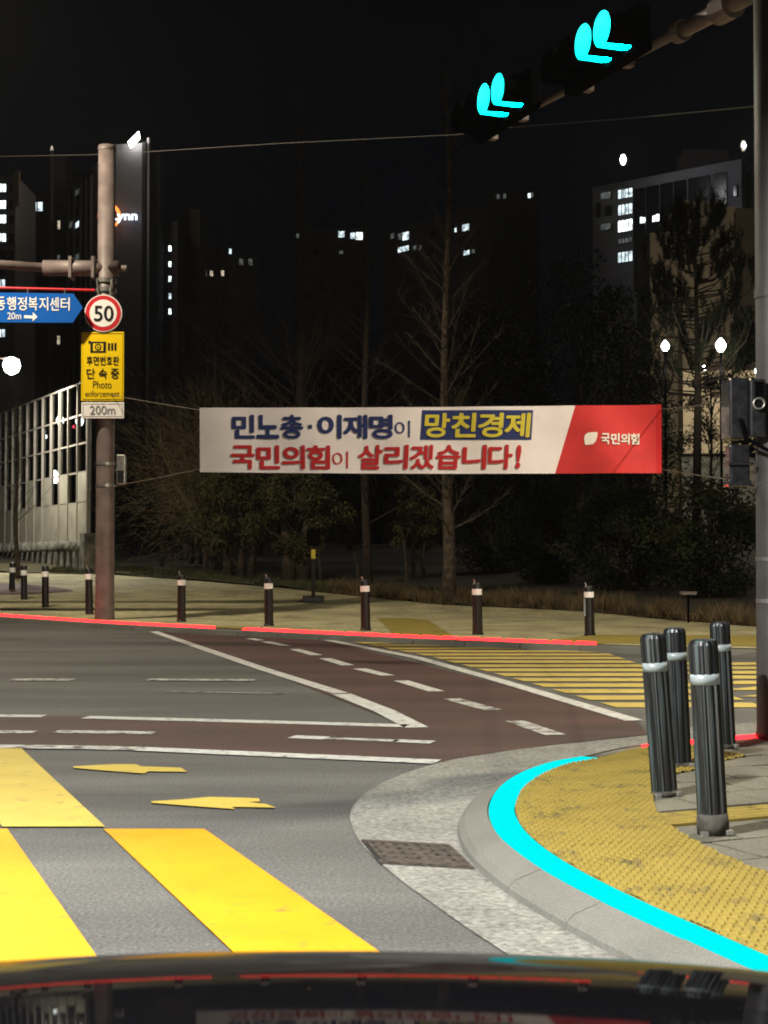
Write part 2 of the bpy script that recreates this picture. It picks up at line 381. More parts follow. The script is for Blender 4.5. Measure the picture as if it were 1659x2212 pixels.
# ================================================================== ground, roads, pavements
def quad_sheet(x0, x1, y0, y1, z, name, m):
    return sheet([(x0,y0,z),(x1,y0,z),(x1,y1,z),(x0,y1,z)], name, m)
quad_sheet(-900, 900, -300, 1500, -.05, 'ground', M_SOIL)
quad_sheet(-90, 70, -40, 40, 0, 'road', M_ASPH)

# near kerb line (centre of the light strip), from the far right round the corner to beside the car
KP = [Vector((9.0,12.6,.1)), G(1900,1566,.1), G(1640,1588,.1), G(1500,1601,.1), G(1390,1612,.1), G(1330,1623,.1)] + \
     [G(x,y,.1) for x,y in ((1275,1637),(1210,1649),(1150,1671),(1105,1702),(1084,1742),(1092,1778),(1122,1816),(1180,1860),(1260,1906),(1370,1960),(1500,2018),(1640,2080))] + \
     [Vector((1.52,4.2,.1)), Vector((1.85,3.2,.1)), Vector((2.05,2.0,.1)), Vector((2.1,0,.1)), Vector((2.1,-20,.1))]
K = catmull(KP, .04); KL = arclen(K)
def koff(s, d, z):                      # d > 0 towards the pavement (left of travel), d < 0 towards the road
    p, t = sample(K, KL, s); n = Vector((-t.y, t.x, 0))
    q = p + n*d; q.z = z; return q
def s_near(p):
    return KL[min(range(len(K)), key=lambda i: (K[i].x-p[0])**2 + (K[i].y-p[1])**2)]
sA, sB = s_near(G(1640,1588,.1)), s_near(G(1390,1612,.1))
sC, sD = s_near(G(1278,1636.5,.1)), s_near(Vector((1.85,3.2,.1)))

# kerb direction check: pavement lies on +d side
SIGN = 1.0
p0, t0 = sample(K, KL, s_near(G(1084,1742,.1)))
if (Vector((-t0.y, t0.x, 0))).x < 0: SIGN = -1.0
def kp(s, d, z): return koff(s, d*SIGN, z)

svals = [KL[-1]*i/260 for i in range(261)]
near_pave = [kp(s, -.09, .088) for s in svals] + [Vector((14,-20,.088)), Vector((14,13.2,.088))]
NEARP = sheet(near_pave, 'pavement', M_SLAB)
# concrete gutter
gut_out = [Vector((9.0,14.4,.006)), G(1659,1560,.006), G(1400,1588,.006), G(1180,1611,.006), G(1050,1629,.006), G(950,1647,.006), G(850,1680,.006), G(792,1712,.006), G(758,1752,.006),
           G(764,1792,.006), G(790,1833,.006), G(850,1888,.006), G(930,1948,.006), G(1080,2050,.006), Vector((.75,4.6,.006)), Vector((1.15,3.3,.006)), Vector((1.4,2.0,.006)), Vector((1.5,0,.006)), Vector((1.5,-20,.006))]
go = catmull(gut_out, .08)
gi = [kp(s, -.20, .006) for s in svals]
gutter = sheet(go + gi[::-1], 'gutter', M_CONC)
# kerb stones
KERB = MB()
kerb_root = thing('kerb', 'pale granite kerb curving round the near street corner', 'kerb', kp(s_near(G(1084,1742,.1)), -.1, 0))
s = s_near(Vector((8,12.4,.1))); kn = 0; send = s_near(Vector((2.1,-1,.1)))
while s < send:
    L = .62 if 1.0 < KL[-1]-s else .6
    e = s + L - .0025; mb = MB(); q = [s + (e-s)*i/6 for i in range(7)]
    vs = []; jit = rnd.uniform(-.003,.003)
    for a in q:
        vs += [kp(a,-.235,-.02), kp(a,-.22,.030+jit), kp(a,-.19,.058+jit), kp(a,-.075,.100+jit), kp(a,-.075,-.02)]
    fs = []
    for i in range(6):
        for j in range(4): fs.append((i*5+j, i*5+j+1, (i+1)*5+j+1, (i+1)*5+j))
    fs += [(0,1,2,3,4), (30,34,33,32,31)]
    mb.add(vs, fs).build('kerb_stone', M_KERB, kerb_root); s += L; kn += 1

# light strips set in the pavement edge
def led_strip(s0, s1, n, m, label, w0=-.065, w1=.065, gap=.004):
    r = thing('led_strip', label, 'light strip', kp((s0+s1)/2, 0, .09), 'signal light strips in the ground')
    for i in range(n):
        a, b = s0 + (s1-s0)*i/n + gap, s0 + (s1-s0)*(i+1)/n - gap
        q = [a + (b-a)*k/4 for k in range(5)]
        vs = []
        for v in q: vs += [kp(v,w0,.085), kp(v,w0,.106), kp(v,w1,.106), kp(v,w1,.085)]
        fs = [(k*4+j, k*4+j+1, k*4+j+5, k*4+j+4) for k in range(4) for j in range(3)] + [(0,1,2,3), (16,19,18,17)]
        MB().add(vs, fs).build('led_module', m, r)
    return r
led_strip(sC, sD, 24, M_CYAN, 'glowing cyan ground light strip curving round the near kerb')
led_strip(sA-.2, sB, 5, M_REDLED, 'short red ground light strip behind the four fluted bollards', -.03, .03, .02)

# tactile paving: blister tiles cut along the light strip, and a row of bar tiles
E1 = Vector((-.415,.9098,0)); E2 = Vector((.9098,.415,0)); TS = .30
def tile_mb(c, kind):
    mb = MB(); top = .1035; h = TS/2 - .002
    q = [c + E2*a + E1*b for a, b in ((-h,-h),(h,-h),(h,h),(-h,h))]
    mb.hexa([Vector((p.x,p.y,.08)) for p in q], [Vector((p.x,p.y,top)) for p in q])
    if kind == 'dome':
        for i in range(6):
            for j in range(6):
                d = c + E2*((i-2.5)*.05) + E1*((j-2.5)*.05)
                lo = [d + E2*(.016*math.cos(k*math.pi/3)) + E1*(.0265*math.sin(k*math.pi/3)) for k in range(6)]
                hi = [d + E2*(.008*math.cos(k*math.pi/3)) + E1*(.0185*math.sin(k*math.pi/3)) for k in range(6)]
                mb.hexa([Vector((p.x,p.y,top-.001)) for p in lo], [Vector((p.x,p.y,top+.010)) for p in hi])
    else:
        for i in range(4):
            d = c + E1*((i-1.5)*.072)
            for a, hh, zz in ((.02,.012,0),):
                lo = [d + E2*u + E1*v for u, v in ((-.14,-.017),(.14,-.017),(.14,.017),(-.14,.017))]
                hi = [d + E2*u + E1*v for u, v in ((-.132,-.010),(.132,-.010),(.132,.010),(-.132,.010))]
                mb.hexa([Vector((p.x,p.y,top-.001)) for p in lo], [Vector((p.x,p.y,top+.006)) for p in hi])
    return mb
tact_root = thing('tactile_paving', 'yellow tactile tile band along the inside of the cyan strip', 'tactile paving', kp((sC+sD)/2, .4, .09))
dome_me = tile_mb(Vector((0,0,0)), 'dome').mesh('tile'); dome_me.materials.append(M_TACT)
O = G(1300,1780,.1); O.z = 0
Kxy = np.array([(p.x,p.y) for p in K]); KLn = np.array(KL)
def kdist(p):
    d2 = ((Kxy-np.array([p.x,p.y]))**2).sum(1); i = int(d2.argmin())
    q, t = sample(K, KL, KL[i]); n = Vector((-t.y,t.x,0))*SIGN
    return (p-Vector((q.x,q.y,0))).dot(n), KL[i], n, q
tiles_done = []
for i in range(-26, 27):
    for j in range(-26, 27):
        c = O + E2*(i*TS) + E1*(j*TS)
        if not (-1 < c.x < 4.5 and 1.5 < c.y < 11.5): continue
        d, sv, n, q = kdist(c)
        if sv < sB - .35: continue
        if d < -.15 or d > .97: continue
        tiles_done.append(c)
        if .29 < d < .60:
            o = link('tile', dome_me, None, tact_root); o.location = c + Vector((0,0,rnd.uniform(-.002,.002))) - tact_root.location
        else:
            bm = bmesh.new(); me = tile_mb(c, 'dome').mesh('tile'); bm.from_mesh(me); bpy.data.meshes.remove(me)
            pl = q + n*(.072 if d < .4 else .80); cin = d < .4
            bmesh.ops.bisect_plane(bm, geom=bm.verts[:]+bm.edges[:]+bm.faces[:], plane_co=(pl.x,pl.y,0), plane_no=(n.x,n.y,0), clear_inner=cin, clear_outer=not cin)
            if len(bm.faces) == 0: bm.free(); continue
            me = bpy.data.meshes.new('tile'); bm.to_mesh(me); bm.free()
            me.transform(Matrix.Translation(-tact_root.location)); me.materials.append(M_TACT)
            link('tile', me, None, tact_root)
bar_me = tile_mb(Vector((0,0,0)), 'bar').mesh('tile'); bar_me.materials.append(M_TACT)
b0 = G(1405,1772,.1); b0.z = 0
bar_root = thing('tactile_paving', 'narrow row of yellow ribbed guide tiles behind the front bollard', 'tactile paving', b0 + Vector((0,0,.09)))
bar_c = []
for i in range(7):
    c = b0 + E2*(i*TS); bar_c.append(c)
    o = link('tile', bar_me, None, bar_root); o.location = c + Vector((0,0,-.001)) - bar_root.location
# paving slabs between the tiles and the back of the pavement
SS = .40
slab_mb = MB().hexa([E2*a+E1*b+Vector((0,0,.05)) for a,b in ((-.196,-.196),(.196,-.196),(.196,.196),(-.196,.196))],
                    [E2*a+E1*b+Vector((0,0,.0985)) for a,b in ((-.192,-.192),(.192,-.192),(.192,.192),(-.192,.192))])
slab_me = slab_mb.mesh('paving_slab'); slab_me.materials.append(M_SLAB)
for i in range(-6, 16):
    for j in range(-16, 12):
        c = O + E2*(i*SS + (SS/2 if j % 2 else 0)) + E1*(j*SS)
        if not (1.0 < c.x < 3.9 and 4.4 < c.y < 11.6): continue
        d, sv, n, q = kdist(c)
        if d < .34: continue
        if sv > sB and d < .64: continue
        if any((c-x).length < .24 for x in bar_c): continue
        o = link('paving_slab', slab_me, None, NEARP); o.location = c + Vector((0,0,rnd.uniform(-.004,.002)))
        o.rotation_euler = (rnd.uniform(-.006,.006), rnd.uniform(-.006,.006), rnd.uniform(-.008,.008))

# drain grate in the gutter
gc = [G(x,y,.012) for x,y in ((780.7,1815.6),(970.8,1827),(1023.8,1875),(820,1863.5))]
gr = thing('drain_grate', 'rusty slotted iron drain grate set in the pale gutter', 'drain grate', sum(gc, Vector())/4)
sheet([p + Vector((0,0,-.004)) for p in gc], 'pit', M_PIT, gr)
def gpt(u, v): return gc[0].lerp(gc[1], u).lerp(gc[3].lerp(gc[2], u), v)
def gbar(u0, v0, u1, v1, z0=.008, z1=.018, name='bar'):
    q = [gpt(u0,v0), gpt(u1,v0), gpt(u1,v1), gpt(u0,v1)]
    MB().hexa([Vector((p.x,p.y,z0)) for p in q], [Vector((p.x,p.y,z1)) for p in q]).build(name, M_IRON, gr)
for a in ((0,0,1,.09),(0,.91,1,1)): gbar(*a, z1=.020, name='frame')
for a in ((.045,.09,.075,.91),(.955,.09,1,.91)): gbar(*a, z1=.020, name='frame')
for i in range(7): u = .075 + .88*(i/7); gbar(u+.05, .09, u+.126, .91)
for i in range(4): v = .09 + .82*i/4; gbar(.075, v+.07, .955, v+.2, z1=.0165, name='cross_bar')

# red cycle lanes
R4 = .004
red1 = [G(-900,1543,R4), G(0,1545,R4), G(185,1547,R4), G(900,1571,R4), G(320,1359,R4)] 
poly = [G(-1500,1538,R4), G(185,1547,R4), G(880,1569,R4), G(600,1459,R4), G(318,1359,R4), G(330,1352,R4), G(640,1368,R4), G(1000,1456,R4), G(1378,1560,R4), G(1400,1586,R4)]
poly += [G(1180,1610,R4), G(1050,1628,R4), G(950,1646,R4), G(600,1629,R4), G(190,1613,R4), G(-1500,1600,R4)]
sheet(poly, 'cycle_lane', M_RED)

# road markings
def line(pts, wpx, name='lane_line', m=M_WHITE, z=.009):
    """a painted stripe; pts in frame coordinates laid on the road, wpx its width in metres"""
    P = [G(x,y,z) for x,y in pts]; L_, R_ = [], []
    for i, p in enumerate(P):
        t = (P[min(i+1,len(P)-1)] - P[max(i-1,0)]).normalized(); n = Vector((-t.y,t.x,0))*(wpx/2)
        L_.append(p+n); R_.append(p-n)
    return sheet(L_ + R_[::-1], name, m)
line([(-1500,1541),(-300,1544),(95,1546.5)], .20); line([(185,1549),(500,1557),(880,1567.5)], .21)
line([(-1200,1600),(190,1614),(300,1617)], .20, m=M_WHITEW); line([(300,1617),(600,1630),(945,1645)], .21)
line([(-400,1577),(75,1581)], .19, m=M_WHITEW); line([(120,1580),(225,1581),(335,1583)], .19, m=M_WHITEW); 
line([(630,1591),(705,1594)], .19); line([(705,1594),(860,1600)], .13, m=M_WHITEW); line([(850,1599.5),(935,1603)], .17)
line([(332,1364),(560,1442),(735,1497)], .17); line([(738,1499),(830,1535),(900,1571)], .20)
line([(655,1372),(900,1420),(1080,1470),(1370,1556)], .17)
for a, b in (((540,1379),(562,1383)),((575,1386),(617,1395)),((636,1402),(684,1415)),((702,1422),(752,1437)),((776,1444),(838,1459)),((866,1470),(943,1493)),((976,1509),(1064,1533)),((1112,1557),(1200,1587))):
    line([a, b], .17, 'lane_dash', M_WHITE if a[0] < 900 else M_WHITEW)
line([(25,1467.5),(158,1468)], .30, 'lane_dash', M_WHITEW); line([(320,1467.5),(550,1469)], .26, 'lane_dash', M_WHITEW)
line([(355,1493),(620,1498)], .05, 'lane_dash', M_WHITEW)
# near yellow crossing: wide bars in two offset rows
VPX = -400.0                            # direction of the bars, as a point on the horizon line
def bar(x0, x1, y0, y1, name='crossing_bar', m=None):
    """bar with its long sides running to the common vanishing point, near edge from x0 to x1 at y1"""
    def sx(x, y): return VPX + (x-VPX)*(y-HOR)/(y1-HOR)
    return sheet([G(x0,y1,.009), G(x1,y1,.009), G(sx(x1,y0),y0,.009), G(sx(x0,y0),y0,.009)], name, m or M_YEL)
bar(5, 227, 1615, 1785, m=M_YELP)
def near_bar(x0, x1):                   # the near row runs on under the bonnet
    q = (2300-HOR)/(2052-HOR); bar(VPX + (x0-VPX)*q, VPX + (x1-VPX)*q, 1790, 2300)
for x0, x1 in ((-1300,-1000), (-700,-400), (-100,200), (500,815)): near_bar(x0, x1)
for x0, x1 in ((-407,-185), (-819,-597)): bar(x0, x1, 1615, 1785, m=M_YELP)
# arrows painted on the crossing
def pxpoly(pts, name, m, z=.009): return sheet([G(x,y,z) for x,y in pts], name, m)
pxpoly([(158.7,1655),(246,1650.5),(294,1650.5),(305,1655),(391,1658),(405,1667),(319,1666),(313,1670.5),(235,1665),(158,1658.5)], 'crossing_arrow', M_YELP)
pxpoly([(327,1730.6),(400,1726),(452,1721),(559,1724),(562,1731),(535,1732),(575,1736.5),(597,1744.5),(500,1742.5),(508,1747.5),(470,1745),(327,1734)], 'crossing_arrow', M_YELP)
# far crossing: long yellow stripes beyond the second cycle lane, split by a diagonal gap
# far kerb, far pavement, light strips
FK = [Vector((-60,58,.1)), Vector((-20,43.5,.1)), G(-260,1312,.1), G(0,1330,.1), G(230,1345,.1), G(462,1357,.1), G(525,1360,.1), G(900,1377,.1), G(1290,1392,.1), G(1659,1402,.1), Vector((9,20.6,.1)), Vector((40,18,.1))]
FKc = catmull(FK, .15); FL = arclen(FKc)
def fk(s, d, z):                         # d > 0 away from the camera side road
    p, t = sample(FKc, FL, s); n = Vector((-t.y, t.x, 0)); q = p + n*d; q.z = z; return q
def fs_near(p): return FL[min(range(len(FKc)), key=lambda i: (FKc[i].x-p[0])**2+(FKc[i].y-p[1])**2)]
back = [(-60,62),(-20,52.5),(-8.5,48.6),(-5.6,45.6),(-2.9,42.4),(-.5,39),(1.3,36.4),(3.2,35.3),(4.9,34.2),(6.2,30.6),(7.0,28.1),(9,25.2),(14,23),(40,21)]
def back_y(X): return float(np.interp(X, [b[0] for b in back], [b[1] for b in back]))
def front_y(X): return float(np.interp(X, [p.x for p in FKc], [p.y for p in FKc]))
def field(name, y0f, y1f, x0, x1, nx, ny, m, lift=0.0, rough=0.0):
    v, f = [], []
    for i in range(nx+1):
        X = x0 + (x1-x0)*i/nx; a, b = y0f(X), y1f(X)
        for j in range(ny+1):
            Y = a + (b-a)*j/ny; v.append((X, Y, hz(X,Y) + lift + (rough*noise.noise((X*.5,Y*.5,0)) if rough else 0)))
    for i in range(nx):
        for j in range(ny):
            q = i*(ny+1)+j; f.append((q, q+ny+1, q+ny+2, q+1))
    mb = MB(); mb.v = v; mb.f = f
    return struct(mb.build(name, m, shade=True))
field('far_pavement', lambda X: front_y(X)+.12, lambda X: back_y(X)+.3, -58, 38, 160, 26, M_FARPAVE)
field('lawn', lambda X: back_y(X), lambda X: back_y(X)+4.5, -58, 38, 120, 12, M_LAWN, .05, .08)
field('woodland_floor', lambda X: back_y(X)+4.4, lambda X: 420, -160, 160, 90, 40, M_SOIL, .04, .1)
ys = 14.35; k = 0
def lane_right_x(Y):                    # X of the lane's right white line at depth Y
    a, b = [(655,1372),(900,1420),(1080,1470),(1370,1556)], None
    P = [G(x,y) for x,y in a]
    for p, q in zip(P, P[1:]):
        if q.y <= Y <= p.y: t = (Y-q.y)/(p.y-q.y); return q.x + (p.x-q.x)*t + .22
    return (P[-1].x + (P[-1].y-Y)*.38) if Y < P[-1].y else P[0].x
def kerb_x(Y):                          # X of the far kerb at depth Y
    c = [p for p in FKc if p.x > -4]; return float(np.interp(-Y, [-p.y for p in c], [p.x for p in c]))
while ys < 27.0:
    xd = 3.55 + (ys-14.5)*(-.04)        # diagonal gap
    y1 = ys + .46
    a0, a1 = lane_right_x(ys), lane_right_x(y1)
    e0, e1 = min(xd, kerb_x(ys)-.4), min(xd-.02, kerb_x(y1)-.4)
    if e1 > a1 + .1: sheet([(a0,ys,.008),(e0,ys,.008),(e1,y1,.008),(a1,y1,.008)], 'crossing_stripe', M_YELF)
    y2 = ys + .36; y3 = y2 + .46
    if y3 < 20.8: sheet([(xd+.05,y2,.008),(xd+9,y2,.008),(xd+9,y3,.008),(xd+.55,y3,.008)], 'crossing_stripe', M_YELF)
    ys += .74; k += 1

fkerb = thing('kerb', 'long straight granite kerb along the far pavement under the bollards', 'kerb', fk(fs_near(G(525,1360,.1)), 0, 0))
s = fs_near((-16,42)); se = fs_near((10,20.5))
while s < se:
    e = s + .985; mb = MB()
    mb.hexa([fk(s,-.28,-.02), fk(e,-.28,-.02), fk(e,-.065,-.02), fk(s,-.065,-.02)], [fk(s,-.25,.085), fk(e,-.25,.085), fk(e,-.065,.1), fk(s,-.065,.1)])
    mb.build('kerb_stone', M_KERB, fkerb); s += 1.0
def far_led(a, b, n, label):
    s0, s1 = fs_near(a), fs_near(b); r = thing('led_strip', label, 'light strip', fk((s0+s1)/2, 0, .09), 'signal light strips in the ground')
    for i in range(n):
        p, q = s0 + (s1-s0)*i/n + .045, s0 + (s1-s0)*(i+1)/n - .045
        MB().hexa([fk(p,-.085,.07), fk(q,-.085,.07), fk(q,.085,.07), fk(p,.085,.07)], [fk(p,-.06,.114), fk(q,-.06,.114), fk(q,.06,.136), fk(p,.06,.136)]).build('led_module', M_REDLED, r)
far_led(G(-150,1319,.1), G(462,1357,.1), 16, 'red ground light strip passing the foot of the sign pole')
far_led(G(525,1360,.1), G(1290,1392,.1), 18, 'long red ground light strip at the end of the cycle lane')
# yellow tactile bands on the far pavement
def far_sheet(pts, name, m, lift=.006):
    P = [G(x,y,.1) for x,y in pts]; return sheet([Vector((p.x,p.y,hz(p.x,p.y)+lift)) for p in P], name, m)
s0, s1 = fs_near(G(-200,1316,.1)), fs_near(G(1290,1392,.1))
q = [s0+(s1-s0)*i/40 for i in range(41)]
sheet([fk(v,.075,.106) for v in q] + [fk(v,.55,.106) for v in q[::-1]], 'tactile_band', M_TACTF)
far_sheet([(850,1371),(990,1382),(925,1340),(880,1336),(815,1336)], 'tactile_band', M_TACTF, .008)
far_sheet([(1180,1384),(1290,1389),(1659,1397),(1659,1374),(1290,1372)], 'tactile_band', M_TACTF, .007)
rp = [far_ground(x,y) for x,y in ((-300,1292),(0,1284),(60,1284),(110,1281),(160,1277),(110,1268),(40,1262),(-300,1256))]
sheet([p + Vector((0,0,.02)) for p in rp], 'cycle_path', M_REDPATH)

# ================================================================== poles, signals, signs
PL = G(226,1338,.1)                     # sign pole
pl = thing('signal_pole', 'tall grey pole carrying the speed sign and camera notice', 'pole', PL)
def PY(y): return at(226, y, PL.y).z
MB().lathe([(.205,0),(.205,.02),(.195,.5),(.185,4),(.178,PY(315)-.1),(.17,PY(315)-.1)], PL, 24).build('shaft', M_POLE, pl, shade=True)
MB().lathe([(.19,0),(.19,.05),(.0,.06)], (PL.x,PL.y,PY(315)-.1), 24).build('cap', M_POLE, pl)
for y in (1005, 1052): MB().lathe([(.2,0),(.2,.06)], (PL.x,PL.y,PY(y)), 24).build('clamp', M_GALV, pl)
za = PY(580)
MB().tube([(PL.x+.25,PL.y,za),(PL.x-1.3,PL.y-.05,za)], .165, 16).build('arm_sleeve', M_POLE, pl, shade=True)
MB().tube([(PL.x-1.25,PL.y-.05,za),(PL.x-9,PL.y-.6,za+.5)], [.10,.07], 12).build('mast_arm', M_POLE, pl, shade=True)
for dx in (-.72,-.25): MB().box((PL.x+dx,PL.y-.02,za), (.06,.4,.44)).build('flange', M_POLE, pl)
MB().tube([(PL.x+.25,PL.y,za),(PL.x+.42,PL.y,za)], .07, 10).build('arm_stub', M_POLE, pl)
for y in (612, 632):
    MB().lathe([(.215,0),(.215,.09)], (PL.x,PL.y,PY(y)), 24).build('clamp', M_GALV, pl)
for sx in (-1,1):
    MB().tube([(PL.x+sx*.16,PL.y-.19,PY(606)),(PL.x+sx*.10,PL.y-.22,PY(655))], .022, 6).build('sign_bracket', M_GALV, pl)

def disc_mb(c, r, th=.02, seg=48, r_in=0):
    mb = MB(); c = Vector(c)
    a = [c + Vector((r*math.cos(2*math.pi*k/seg), 0, r*math.sin(2*math.pi*k/seg))) for k in range(seg)]
    b = [p + Vector((0,-th,0)) for p in a]
    return mb.hexa(a, b)
SY = PL.y - .27
c50 = at(223.5, 677, SY)
sp = thing('speed_sign', 'round white speed limit sign with red rim reading 50', 'traffic sign', c50)
kpx = SY/F
disc_mb(c50, 40.5*kpx, .02).build('rim', M_SWHITE, sp); disc_mb(c50+Vector((0,-.021,0)), 38.5*kpx, .004).build('red_ring', M_SRED, sp); disc_mb(c50+Vector((0,-.026,0)), 29.5*kpx, .004).build('face', M_SWHITE, sp)
def box_text(body, x0, y0, x1, y1, Y, m, parent, offset=0, proud=.003):
    return place_text(body, (at(x0,y1,Y), at(x1,y1,Y), at(x0,y0,Y)), m, parent, offset=offset, proud=proud)
box_text('50', 203, 660, 245, 694, SY-.032, M_SBLACK, sp, .012)
def plate(name, label, x0, y0, x1, y1, Y, m, border=None, cat='traffic sign'):
    a, b = at(x0,y1,Y), at(x1,y0,Y); c = (a+b)/2
    r = thing(name, label, cat, Vector((c.x, Y, a.z)))
    MB().box((c.x,Y+.012,c.z), (b.x-a.x,.024,b.z-a.z)).build('panel', m, r, bevel=.008)
    return r
ye = plate('camera_sign', 'yellow photo enforcement camera notice below the round 50 sign', 175, 717, 268, 866, SY, M_SYEL)
def frame(x0,y0,x1,y1,Y,wpx,m,parent,name='border'):
    mb = MB()
    for (a,b,c_,d) in ((x0,y0,x1,y0+wpx),(x0,y1-wpx,x1,y1),(x0,y0+wpx,x0+wpx,y1-wpx),(x1-wpx,y0+wpx,x1,y1-wpx)):
        p, q = at(a,d,Y), at(c_,b,Y); mb.box(((p.x+q.x)/2,Y,(p.z+q.z)/2), (q.x-p.x,.003,q.z-p.z))
    return mb.build(name, m, parent)
frame(178,720,265,863,SY-.003,1,M_SBLACK,ye)
def ink(x0,y0,x1,y1,Y,m,parent,name='pictogram'):
    p, q = at(x0,y1,Y), at(x1,y0,Y); return MB().box(((p.x+q.x)/2,Y,(p.z+q.z)/2), (q.x-p.x,.004,q.z-p.z)).build(name, m, parent)
ink(195,738,229,762,SY-.003,M_SBLACK,ye); ink(201,742,223,758,SY-.0065,M_SYEL,ye)
lc = at(212,750,SY-.008); disc_mb(lc, 7.5*kpx, .003, 20).build('pictogram', M_SBLACK, ye); disc_mb(lc+Vector((0,-.003,0)), 4.5*kpx, .003, 20).build('pictogram', M_SYEL, ye); disc_mb(lc+Vector((0,-.006,0)), 2*kpx, .003, 12).build('pictogram', M_SBLACK, ye)
ink(191,736,195,742,SY-.003,M_SBLACK,ye)
for x in (233,240,247): ink(x,741,x+4.5,757,SY-.003,M_SBLACK,ye)
box_text('후면번호판', 187, 769, 257, 789, SY-.003, M_SBLACK, ye, .008)
for ch, x in (('단',187),('속',213),('중',239)): box_text(ch, x, 796, x+18, 818, SY-.003, M_SBLACK, ye, .008)
box_text('Photo', 201, 823, 241, 839, SY-.003, M_SBLACK, ye, 0)
box_text('enforcement', 184, 844, 258, 857, SY-.003, M_SBLACK, ye, 0)
dp = plate('distance_plate', 'small white plate reading 200m under the yellow notice', 175.5, 869, 268, 904, SY, M_SWHITE)
frame(179,872,264,900,SY-.003,1,M_SGREY,dp); box_text('200m', 194, 876, 249, 895, SY-.003, M_SGREY, dp, .006)
# blue arrow-shaped guide sign
BY = PL.y - .5
bs = thing('guide_sign', 'blue arrow-ended direction sign with white Korean lettering', 'road sign', at(60,697,BY))
pts = [(-230,629),(158,634),(179,664),(157,697),(-230,695)]
MB().hexa([at(x,y,BY+.03) for x,y in pts[::-1]], [at(x,y,BY) for x,y in pts[::-1]]).build('panel', M_BLUE, bs)
ly = BY-.003
for i, ch in enumerate('동행정복지센터'):
    x = -8 + i*23.2; box_text(ch, x, 641+ i*.25, x+19.5, 670+i*.25, ly, M_SWHITE, bs, .012)
box_text('20m', 16, 675, 46, 690, ly, M_SWHITE, bs, .008)
arw = [(52,681),(71,681.5),(71,674),(81,684.5),(70,694),(71,688),(52,687)]
MB().hexa([at(x,y,ly) for x,y in arw[::-1]], [at(x,y,ly-.003) for x,y in arw[::-1]]).build('arrow', M_SWHITE, bs)
MB().tube([at(205,627,PL.y-.25), at(-240,616,BY-.02)], .028, 8).build('support_bar', M_SRED, bs)
for x in (-30, 60, 140): MB().tube([at(x,624,BY+.05), at(x,650,BY+.05)], .015, 6).build('hanger', M_GALV, bs)
# small signal box on the pole, seen from behind
sb = thing('signal_box', 'small grey signal housing on the right side of the sign pole', 'signal', at(260,1045,PL.y))
a, b = at(252,1046,PL.y-.1), at(271,982,PL.y-.1)
MB().box(((a.x+b.x)/2,PL.y-.05,(a.z+b.z)/2), (b.x-a.x,.18,b.z-a.z)).build('housing', M_GALV, sb, bevel=.02)
MB().box(((a.x+b.x)/2,PL.y-.15,(a.z+b.z)/2-.15), (b.x-a.x-.05,.03,.26)).build('door', M_BLACKP, sb, bevel=.01)
MB().box((PL.x+.2,PL.y-.02,(a.z+b.z)/2), (.12,.05,.05)).build('bracket', M_GALV, sb)

# near pole on the right with its mast arm and two signal heads
PR = G(1684,1592,.1)
pr = thing('signal_pole', 'close grey-green pole at the frame edge holding the overhead signal arm', 'pole', PR)
MB().lathe([(.17,0),(.17,.03),(.163,.04),(.155,2.2),(.152,2.22),(.152,4),(.146,7.2),(.14,7.2)], PR, 32).build('shaft', M_POLER, pr, shade=True)
MB().lathe([(.16,0),(.16,.07)], (PR.x,PR.y,at(1684,645,PR.y).z), 32).build('clamp', M_POLER, pr)
for y in (1212, 1302):
    MB().lathe([(.162,0),(.162,.03)], (PR.x,PR.y,at(1684,y,PR.y).z), 32).build('strap', M_GALV, pr)
MB().box((PR.x-.06,PR.y-.16,at(1684,1212,PR.y).z), (.07,.02,.06)).build('plate', M_GALV, pr)
A0 = Vector((PR.x, PR.y, at(1684,-38,PR.y).z)); A1 = at(1040, 292, 16.3)
adir = (A1-A0).normalized(); AN = Vector((adir.y, -adir.x, 0)).normalized()
if AN.y > 0: AN = -AN
al = (A1-A0).length
def arm(t): return A0 + (A1-A0)*t
MB().tube([arm(0), arm(.24)], [.072,.064], 14).build('arm_sleeve', M_POLE, pr, shade=True)
MB().tube([arm(.23), arm(.6), arm(1)], [.042,.034,.025], 12).build('mast_arm', M_POLE, pr, shade=True)
MB().tube([arm(.235), arm(.255)], .09, 14).build('flange', M_POLE, pr)
MB().tube([arm(.10), arm(.14)], .11, 14).build('clamp', M_POLE, pr)
MB().tube([arm(.985), arm(1.004)], .045, 10).build('end_cap', M_POLE, pr)
